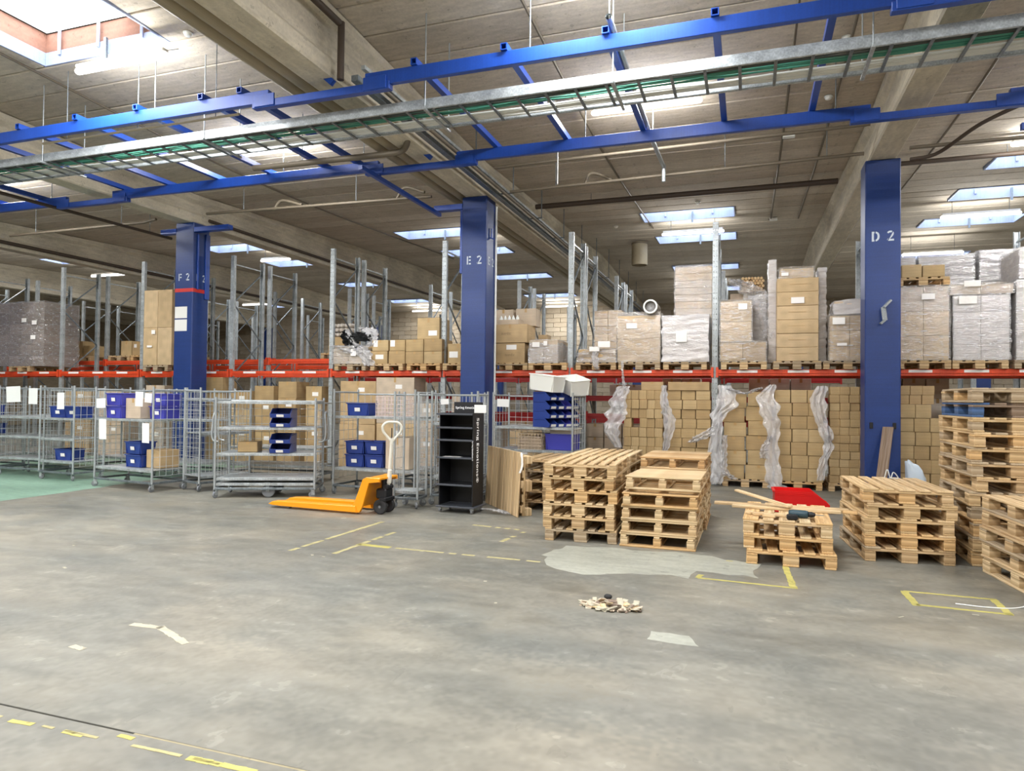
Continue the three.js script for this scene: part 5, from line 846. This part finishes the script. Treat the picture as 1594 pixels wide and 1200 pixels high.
// cartons on the floor behind the trolleys
{
  const put = (x, z, w, h, d, n, where, mats) => { for (let i = 0; i < n; i++) carton('tan carton, ' + ordinal[n - 1 - i] + ' in the pile ' + where, [x + rr(-0.02, 0.02), i * (h + 0.002), z], [w, h, d], rr(-0.03, 0.03), { mat: pick(mats), label: i % 2 ? [0.1, 0.1] : null }, n > 3 ? 'tan cartons ' + where : undefined); };
  put(-12.25, -13.7, 0.5, 0.4, 0.5, 5, 'at the foot of column F 2', M.cardTan); put(-11.45, -13.7, 0.55, 0.42, 0.5, 4, 'right of column F 2', M.cardTan); put(-10.8, -13.75, 0.55, 0.36, 0.5, 5, 'behind the four-shelf trolley, left', M.cardTan); put(-10.15, -13.7, 0.5, 0.38, 0.5, 5, 'behind the four-shelf trolley, right', M.cardTan);
  put(-9.45, -13.75, 0.42, 0.45, 0.5, 4, 'beside the second rack post', M.cardTan);
  put(-8.3, -13.8, 0.9, 0.48, 0.6, 4, 'behind the wide two-shelf cage, left', [M.card[1], M.card[3]]); put(-7.3, -13.7, 0.92, 0.5, 0.6, 4, 'behind the wide two-shelf cage, middle', [M.cardPale[0], M.card[0]]); put(-6.58, -13.7, 0.44, 0.36, 0.5, 4, 'left of column E 2', M.cardPale);
  put(-5.75, -13.8, 0.5, 0.32, 0.5, 5, 'half hidden by column E 2', M.cardPale); put(-4.4, -13.7, 0.6, 0.3, 0.5, 3, 'behind the bin cage, left', M.card); put(-13.3, -13.8, 0.5, 0.4, 0.5, 5, 'left of column F 2', M.cardTan); put(-14.2, -13.8, 0.6, 0.36, 0.5, 5, 'at the third rack post', M.cardPale); put(-15.6, -13.8, 0.9, 0.42, 0.6, 4, 'behind the leftmost cages, right', M.cardPale); put(-16.75, -13.8, 0.9, 0.42, 0.6, 4, 'behind the leftmost cages, left', M.cardTan);
  for (const [x, n] of [[-3.0, 'left'], [-2.2, 'middle'], [-5.0, 'far left']]) { pallet('euro', 'floor pallet of the second row behind the bins, ' + n, [x, 0.0006, -15.5]); for (let r = 0; r < 3; r++) for (let c = 0; c < 2; c++) carton('pale carton behind the bins, ' + ['lowest', 'middle', 'top'][r] + ' row ' + ['left', 'right'][c] + ', ' + n + ' pallet', [x - 0.2 + c * 0.4, 0.1475 + r * 0.3, -15.3], [0.38, 0.295, 0.6], 0, { mat: pick(M.cardPale) }, 'pale cartons behind the bins, ' + n); }
  for (const [x, n] of [[-4.4, 'left'], [-2.7, 'right']]) for (let c = 0; c < 2; c++) carton((c ? 'right' : 'left') + ' of two white cartons on the red shelf behind the bins, ' + n + ' pair', [x + c * 0.36, 1.662, -15.2], [0.34, 0.24, 0.5], 0, { mat: M.cardWhite }, 'white cartons on the red shelf, ' + n);
  const s = thing('shelf_deck', 'board deck on the red shelf beams behind the bins', 'shelf', [-2.0, 1.66, -15.44]);
  for (const x of [-3.6, -2.0, -0.4]) mesh('deck_board', cbox(1.55, 0.02, 1.1), M.wood[3], s, [x + 2.0 - 0.0, -0.012, 0]);
}

// ------------------------------------------------------------------ things standing in front
{ // hand pallet truck, forks to the left
  const o = thing('pallet_truck', 'orange hand pallet truck with a white handle, standing before the wire trolleys', 'pallet truck', [-4.98, 0, -8.35], -0.03), Y = M.jack;
  for (const z of [-0.19, 0.19]) {
    const prof = [[-1.42, 0.055], [-1.36, 0.085], [-1.2, 0.095], [0.0, 0.105], [0.02, 0.03], [-1.25, 0.04], [-1.36, 0.045]];
    mesh('fork', moved(extrude(prof, 0.13, 0.006), 0, 0, z - 0.065), Y, o);
    mesh('fork_roller', (() => { const g = lathe([[0, -0.035], [0.038, -0.035], [0.04, -0.02], [0.04, 0.02], [0.038, 0.035], [0, 0.035]], 16); g.rotateX(PI / 2); return g; })(), M.greyWheel, o, [-1.12, 0.0405, z]);
  }
  mesh('frame', merge([moved(extrude([[-0.06, 0.03], [0.06, 0.03], [0.1, 0.1], [0.2, 0.43], [0.36, 0.45], [0.36, 0.49], [0.17, 0.5], [0.11, 0.47], [-0.02, 0.14], [-0.06, 0.1]], 0.03, 0.004), 0, 0, 0.21), moved(extrude([[-0.06, 0.03], [0.06, 0.03], [0.1, 0.1], [0.2, 0.43], [0.36, 0.45], [0.36, 0.49], [0.17, 0.5], [0.11, 0.47], [-0.02, 0.14], [-0.06, 0.1]], 0.03, 0.004), 0, 0, -0.24),
    moved(cbox(0.03, 0.4, 0.46, 0.004), 0.1, 0.28, 0, 0, 0, -0.36), moved(cbox(0.2, 0.03, 0.46, 0.006), 0.27, 0.485, 0)]), Y, o);
  mesh('pump', merge([moved(cbox(0.16, 0.14, 0.2, 0.02), 0.3, 0.27, 0), bar([0.3, 0.3, 0], [0.3, 0.47, 0], 0.04, 14), bar([0.36, 0.36, 0.08], [0.36, 0.36, -0.08], 0.035, 12), moved(cbox(0.1, 0.05, 0.26, 0.01), 0.34, 0.2, 0)]), M.black, o);
  for (const z of [-0.1, 0.1]) { const g = lathe([[0.02, -0.025], [0.088, -0.027], [0.1, -0.018], [0.1, 0.018], [0.088, 0.027], [0.02, 0.025], [0.02, -0.025]], 24); g.rotateX(PI / 2); const w = mesh('steer_wheel', g, M.rubber, o, [0.3, 0.1, z]); const h = lathe([[0, -0.02], [0.05, -0.022], [0.06, -0.012], [0.06, 0.012], [0.05, 0.022], [0, 0.02]], 18); h.rotateX(PI / 2); mesh('hub', h, M.greyWheel, w); }
  mesh('handle_rod', merge([bar([0.36, 0.36, 0], [0.4, 0.95, 0], 0.022, 12), moved(cbox(0.05, 0.2, 0.06, 0.012), 0.375, 0.5, 0, 0, 0, -0.07), bar([0.4, 0.93, 0], [0.405, 1.02, 0], 0.026, 12)]), M.jackWhite, o);
  const loop = pipe([[0.405, 0.98, 0], [0.4, 1.03, 0.05], [0.405, 1.11, 0.115], [0.41, 1.18, 0.125], [0.415, 1.23, 0.08], [0.415, 1.24, 0], [0.415, 1.23, -0.08], [0.41, 1.18, -0.125], [0.405, 1.11, -0.115], [0.4, 1.03, -0.05]], 0.018, 10, true, 7);
  const h = mesh('handle_loop', loop, M.jackWhite, o); h.rotation.y = 0; mesh('grip_lever', merge([bar([0.41, 1.02, 0.015], [0.42, 1.16, 0.03], 0.007, 6)]), M.rubber, o);
  o.children.filter((c) => c.name === 'handle_loop').forEach((c) => { c.position.set(0.405, 0, 0); c.geometry.translate(-0.405, 0, 0); c.rotation.y = -1.0; });
}
{ // black shop display stand on castors
  const o = thing('display_stand', 'black shop display stand with grey shelf edges and white lettering, before column E 2', 'display stand', [-3.78, 0, -8.88], -0.03), W = 0.5, D = 0.36, H = 1.36, B = M.black;
  mesh('base', cbox(0.58, 0.02, 0.42, 0.004), M.blackEdge, o, [0, 0.085, 0]);
  mesh('back_panel', cbox(W, H - 0.09, 0.016), B, o, [0, 0.1 + (H - 0.09) / 2, -D / 2 + 0.008]);
  for (const s of [-1, 1]) mesh('side_panel', cbox(0.016, H - 0.09, D), B, o, [s * W / 2, 0.1 + (H - 0.09) / 2, 0]);
  [0.42, 0.79, 1.03, 1.2, 1.385].forEach((y, i) => { const s = mesh('shelf', cbox(W - 0.018, 0.012, D + 0.06), B, o, [0, y - 0.03 - (i === 4 ? 0 : 0), 0.03]); mesh('shelf_edge', cbox(W + 0.04, 0.026, 0.012, 0.003), M.blackEdge, s, [0, 0, D / 2 + 0.036]); });
  const text = (s, w, h, size) => std({ map: canvasTex(w, h, (x) => { x.clearRect(0, 0, w, h); x.fillStyle = '#f2f3f5'; x.font = 'bold ' + size + 'px sans-serif'; x.textAlign = 'center'; x.textBaseline = 'middle'; x.fillText(s, w / 2, h / 2); }), transparent: true, roughness: 0.6 });
  const hd = mesh('header_board', cbox(W - 0.06, 0.16, 0.02), B, o, [0.03, 1.44, -D / 2 + 0.03]); mesh('lettering', new THREE.PlaneGeometry(0.4, 0.1), text('Spring Emotions®', 512, 128, 58), hd, [0, 0, 0.0112]);
  mesh('lettering', new THREE.PlaneGeometry(1.0, 0.11), text('Spring Emotions®', 1024, 112, 106), o, [W / 2 + 0.0092, 0.86, 0.03], [0, PI / 2, -PI / 2]);
  mesh('lettering', new THREE.PlaneGeometry(0.86, 0.026), text('Spring Emotions®', 1024, 40, 38), o, [W / 2 - 0.002, 0.86, D / 2 + 0.0012], [0, 0, -PI / 2]);
  mesh('price_card', cbox(0.17, 0.11, 0.003, 0.001), M.paper, o, [W / 2 + 0.07, 1.43, 0.1], [0, 0.1, 0]);
  for (const x of [-0.24, 0.24]) for (const z of [-0.16, 0.16]) { const c = new THREE.Group(); c.name = 'caster'; c.position.set(x, 0, z); o.add(c); mesh('fork', cbox(0.045, 0.03, 0.045, 0.004), M.zinc, c, [0, 0.06, 0]); const w = lathe([[0, -0.012], [0.032, -0.012], [0.034, -0.006], [0.034, 0.006], [0.032, 0.012], [0, 0.012]], 14); w.rotateZ(PI / 2); mesh('wheel', w, M.greyWheel, c, [0, 0.034, 0]); }
  const q = thing('paper_sheet', 'white sheet lying on the middle shelf of the black display stand', 'paper', [-3.86, 0.767, -8.72], 0); mesh('sheet', cbox(0.26, 0.003, 0.16, 0.001), M.paper, q);
}
{ // panel of upright boards: a crate side leaning with a pallet behind it
  const o = thing('board_panel', 'tall wooden panel of upright pale boards standing beside the display stand', 'panel', [-3.3, 0, -9.24], -0.885), n = 11, L = 1.36;
  for (let i = 0; i < n; i++) mesh('board', cbox(L / n - 0.003, 0.86, 0.022, 0.003), pick([M.wood[0], M.wood[1], M.wood[3], M.wood[0]]), o, [-L / 2 + (i + 0.5) * L / n, 0.432, rr(-0.002, 0.002)], [-0.04, 0, 0]);
  for (const y of [0.1, 0.43, 0.76]) mesh('batten', cbox(L, 0.09, 0.022), M.wood[3], o, [0, y, -0.035], [-0.04, 0, 0]);
  const stand = (label, x, z, turn) => { const t = thing('pallet', label, 'pallet', [x, 0.4, z], turn); for (const [nm, s, q] of KINDS.euro) mesh(nm, cbox(s[0], s[1], s[2], 0.004), pick(LIGHT), t, [-q[1] + 0.072, q[0], q[2]], [0, 0, PI / 2]); return t; };
  stand('wooden pallet standing on edge behind the panel of upright boards', -3.19, -9.33, 0.686); 
  stack('euro', 5, -2.66, -9.98, 0, 'behind the board panel', MIX, {});
  const f = thing('film_scrap', 'crumpled clear film on the floor between display stand and board panel', 'plastic film', [-3.3, 0.0, -8.9]); mesh('film', hanging([[-0.16, 0.05, 0, 0.1], [0.0, 0.06, 0.04, 0.14], [0.12, 0.05, 0.08, 0.1], [0.24, 0.03, 0.12, 0.05]], 12, 0.022, 61), M.filmTorn, f);
  const s = thing('strap', 'white strap hanging over the edge of the board panel', 'strap', [-2.84, 0.86, -8.72]); mesh('strap', hanging([[-0.02, 0.0, -0.02, 0.012], [0.0, -0.02, 0.02, 0.014], [0.01, -0.18, 0.03, 0.014], [-0.02, -0.27, 0.03, 0.014]], 4, 0.004, 71), M.paper, s);
}
{ // planks, offcuts and drill on the low stack
  const y = 0.4345 + 0.0006;
  const pl = (label, a, b, w, t, mat) => { const o = thing('plank', label, 'plank', a); const d = V(b[0] - a[0], b[1] - a[1], b[2] - a[2]), L = d.length(); const m = mesh('plank', cbox(+L.toFixed(3), t, w, 0.003), mat, o, [d.x / 2, d.y / 2, d.z / 2]); m.quaternion.setFromUnitVectors(V(1, 0, 0), d.normalize()); return o; };
  pl('long pale plank lying across the low pallet stack, rear one', [-0.35, y + 0.013, -8.02], [1.0, y + 0.014, -7.98], 0.12, 0.024, M.wood[0]);
  pl('long pale plank lying across the low pallet stack, front one', [-0.16, y + 0.015, -7.84], [0.9, y + 0.015, -7.8], 0.1, 0.028, M.wood[2]);
  pl('pale plank tilted upward to the left over the low pallet stack', [-0.12, y + 0.15, -8.1], [0.42, y + 0.05, -7.74], 0.08, 0.022, M.wood[2]);
  pl('plank stub pushed against the right-hand pallet stack', [0.93, y + 0.014, -7.86], [1.06, y + 0.014, -7.84], 0.12, 0.026, M.wood[5]);
  [[0.1, -7.36, 0.1, 0.3, 'left'], [0.2, -7.3, 0.12, -0.2, 'middle'], [0.3, -7.37, 0.1, 0.1, 'right'], [0.02, -7.42, 0.06, 0.6, 'smallest']].forEach(([x, z, w, a, n]) => { const o = thing('wood_offcut', 'short wood offcut on the low pallet stack, ' + n + ' one', 'offcut', [x, y, z], a); mesh('offcut', cbox(w, 0.03, 0.07, 0.004), pick([M.wood[0], M.wood[2]]), o, [0, 0.015, 0]); });
  const d = thing('cordless_drill', 'dark teal cordless drill lying on the low pallet stack', 'drill', [0.5, y + 0.04, -7.36], -0.12), T = std({ color: rgb(38, 66, 78), roughness: 0.45 });
  const body = lathe([[0, -0.12], [0.03, -0.118], [0.038, -0.08], [0.038, 0.03], [0.033, 0.06], [0.0, 0.062]], 18); body.rotateZ(-PI / 2); mesh('body', body, T, d);
  const ch = lathe([[0, 0.055], [0.026, 0.056], [0.028, 0.09], [0.018, 0.12], [0.008, 0.125], [0, 0.125]], 16); ch.rotateZ(-PI / 2); mesh('chuck', ch, M.black, d); mesh('bit', bar([0.12, 0, 0], [0.2, 0, 0.0], 0.004, 8), M.zincDark, d);
  mesh('grip', merge([moved(cbox(0.05, 0.036, 0.13, 0.012), -0.06, -0.012, 0.08, 0, 0.2)]), T, d); mesh('battery', cbox(0.1, 0.05, 0.06, 0.01), M.black, d, [-0.075, -0.012, 0.16], [0, 0.2, 0]);
  const b = thing('red_bin', 'bright red stacking bin standing on the floor behind the planks', 'bin', [0.72, 0.0, -10.85], 0.02); mesh('bin_body', binGeo(0.72, 0.5, 0.3), M.binRed, b); mesh('handle_lip', cbox(0.04, 0.02, 0.46, 0.004), M.binRed, b, [-0.37, 0.29, 0]);
}
{ // board and bag at the foot of column D 2
  const o = thing('leaning_board', 'old grey-brown board leaning against column D 2', 'board', [1.94, 0, -12.2], 0); const g = flat([0, 0.0, 0.06], [0.22, 1.18, -0.44], 0.16, 0.025, 0.003); mesh('board', g, M.woodGrey[0], o);
  const b = thing('white_bag', 'pale blue-white plastic bag slumped right of column D 2', 'bag', [2.5, 0, -12.35]); const s = new THREE.SphereGeometry(1, 22, 16), p = s.attributes.position, n = new ImprovedNoise(), q = (a) => Math.sign(a) * Math.pow(Math.abs(a), 0.6); for (let i = 0; i < p.count; i++) { const v = V(p.getX(i), p.getY(i), p.getZ(i)), k = 1 + 0.12 * n.noise(v.x * 2.5, v.y * 2.5, v.z * 2.5); p.setXYZ(i, q(v.x) * k * 0.14 - v.y * 0.03, (q(v.y) * k + 1.04) * 0.31 * (1 - 0.22 * v.x), q(v.z) * k * 0.16); } s.computeVertexNormals(); mesh('bag', plain(s), std({ color: rgb(200, 214, 228), roughness: 0.35 }), b);
  const w = thing('wire_offcut', 'small pale bent wire piece on the rear edge of the stack before column D 2', 'wire', [1.52, 0.725, -8.76]); mesh('wire', pipe([[-0.06, 0.006, 0], [-0.03, 0.1, -0.01], [0, 0.005, 0.01], [0.03, 0.07, 0.0], [0.075, 0.006, 0.01], [-0.02, 0.006, 0.02]], 0.006, 6), M.wire, w);
}
{ // swept-up heap of torn tape and splinters on the open floor
  const o = thing('debris_heap', 'small swept-up heap of pale scraps and splinters on the open floor', 'debris', [-0.99, 0, -5.25]);
  const pale = [M.cardPale[0], M.cardPale[1], M.chalk, M.chalk, M.wood[2]], dark = [M.pit, M.woodGrey[1]];
  for (let i = 0; i < 110; i++) { const a = rr(0, 2 * PI), r = Math.sqrt(rnd()), x = Math.cos(a) * r * 0.22, z = Math.sin(a) * r * 0.13, k = rnd() < 0.87; mesh('scrap', cbox([0.06, 0.085, 0.11][i % 3], 0.006, [0.022, 0.034, 0.045][i % 3], 0.0015), pick(k ? pale : dark), o, [x, 0.006 + (1 - r) * 0.045 * rnd() + 0.004, z], [rr(-0.35, 0.35), rr(0, PI), rr(-0.35, 0.35)]); }
  mesh('lump', (() => { const g = new THREE.IcosahedronGeometry(0.026, 1); g.scale(1.3, 0.8, 1); return plain(g); })(), M.rubber, o, [-0.03, 0.055, -0.07]);
  const s = thing('floor_strap', 'thin pale packing strap curling on the floor at the right edge', 'strap', [1.55, 0.004, -6.3]); mesh('strap', pipe([[0, 0, 0], [0.2, 0.002, 0.03], [0.4, 0.002, -0.02], [0.6, 0.015, -0.2], [0.75, 0.05, -0.35], [0.95, 0.12, -0.25]], 0.004, 6), M.whitePlastic, s);
}
scene.traverse((o) => { if (o.isRectAreaLight === undefined && o.isLight) o.castShadow = true; });
renderer.render(scene, camera);
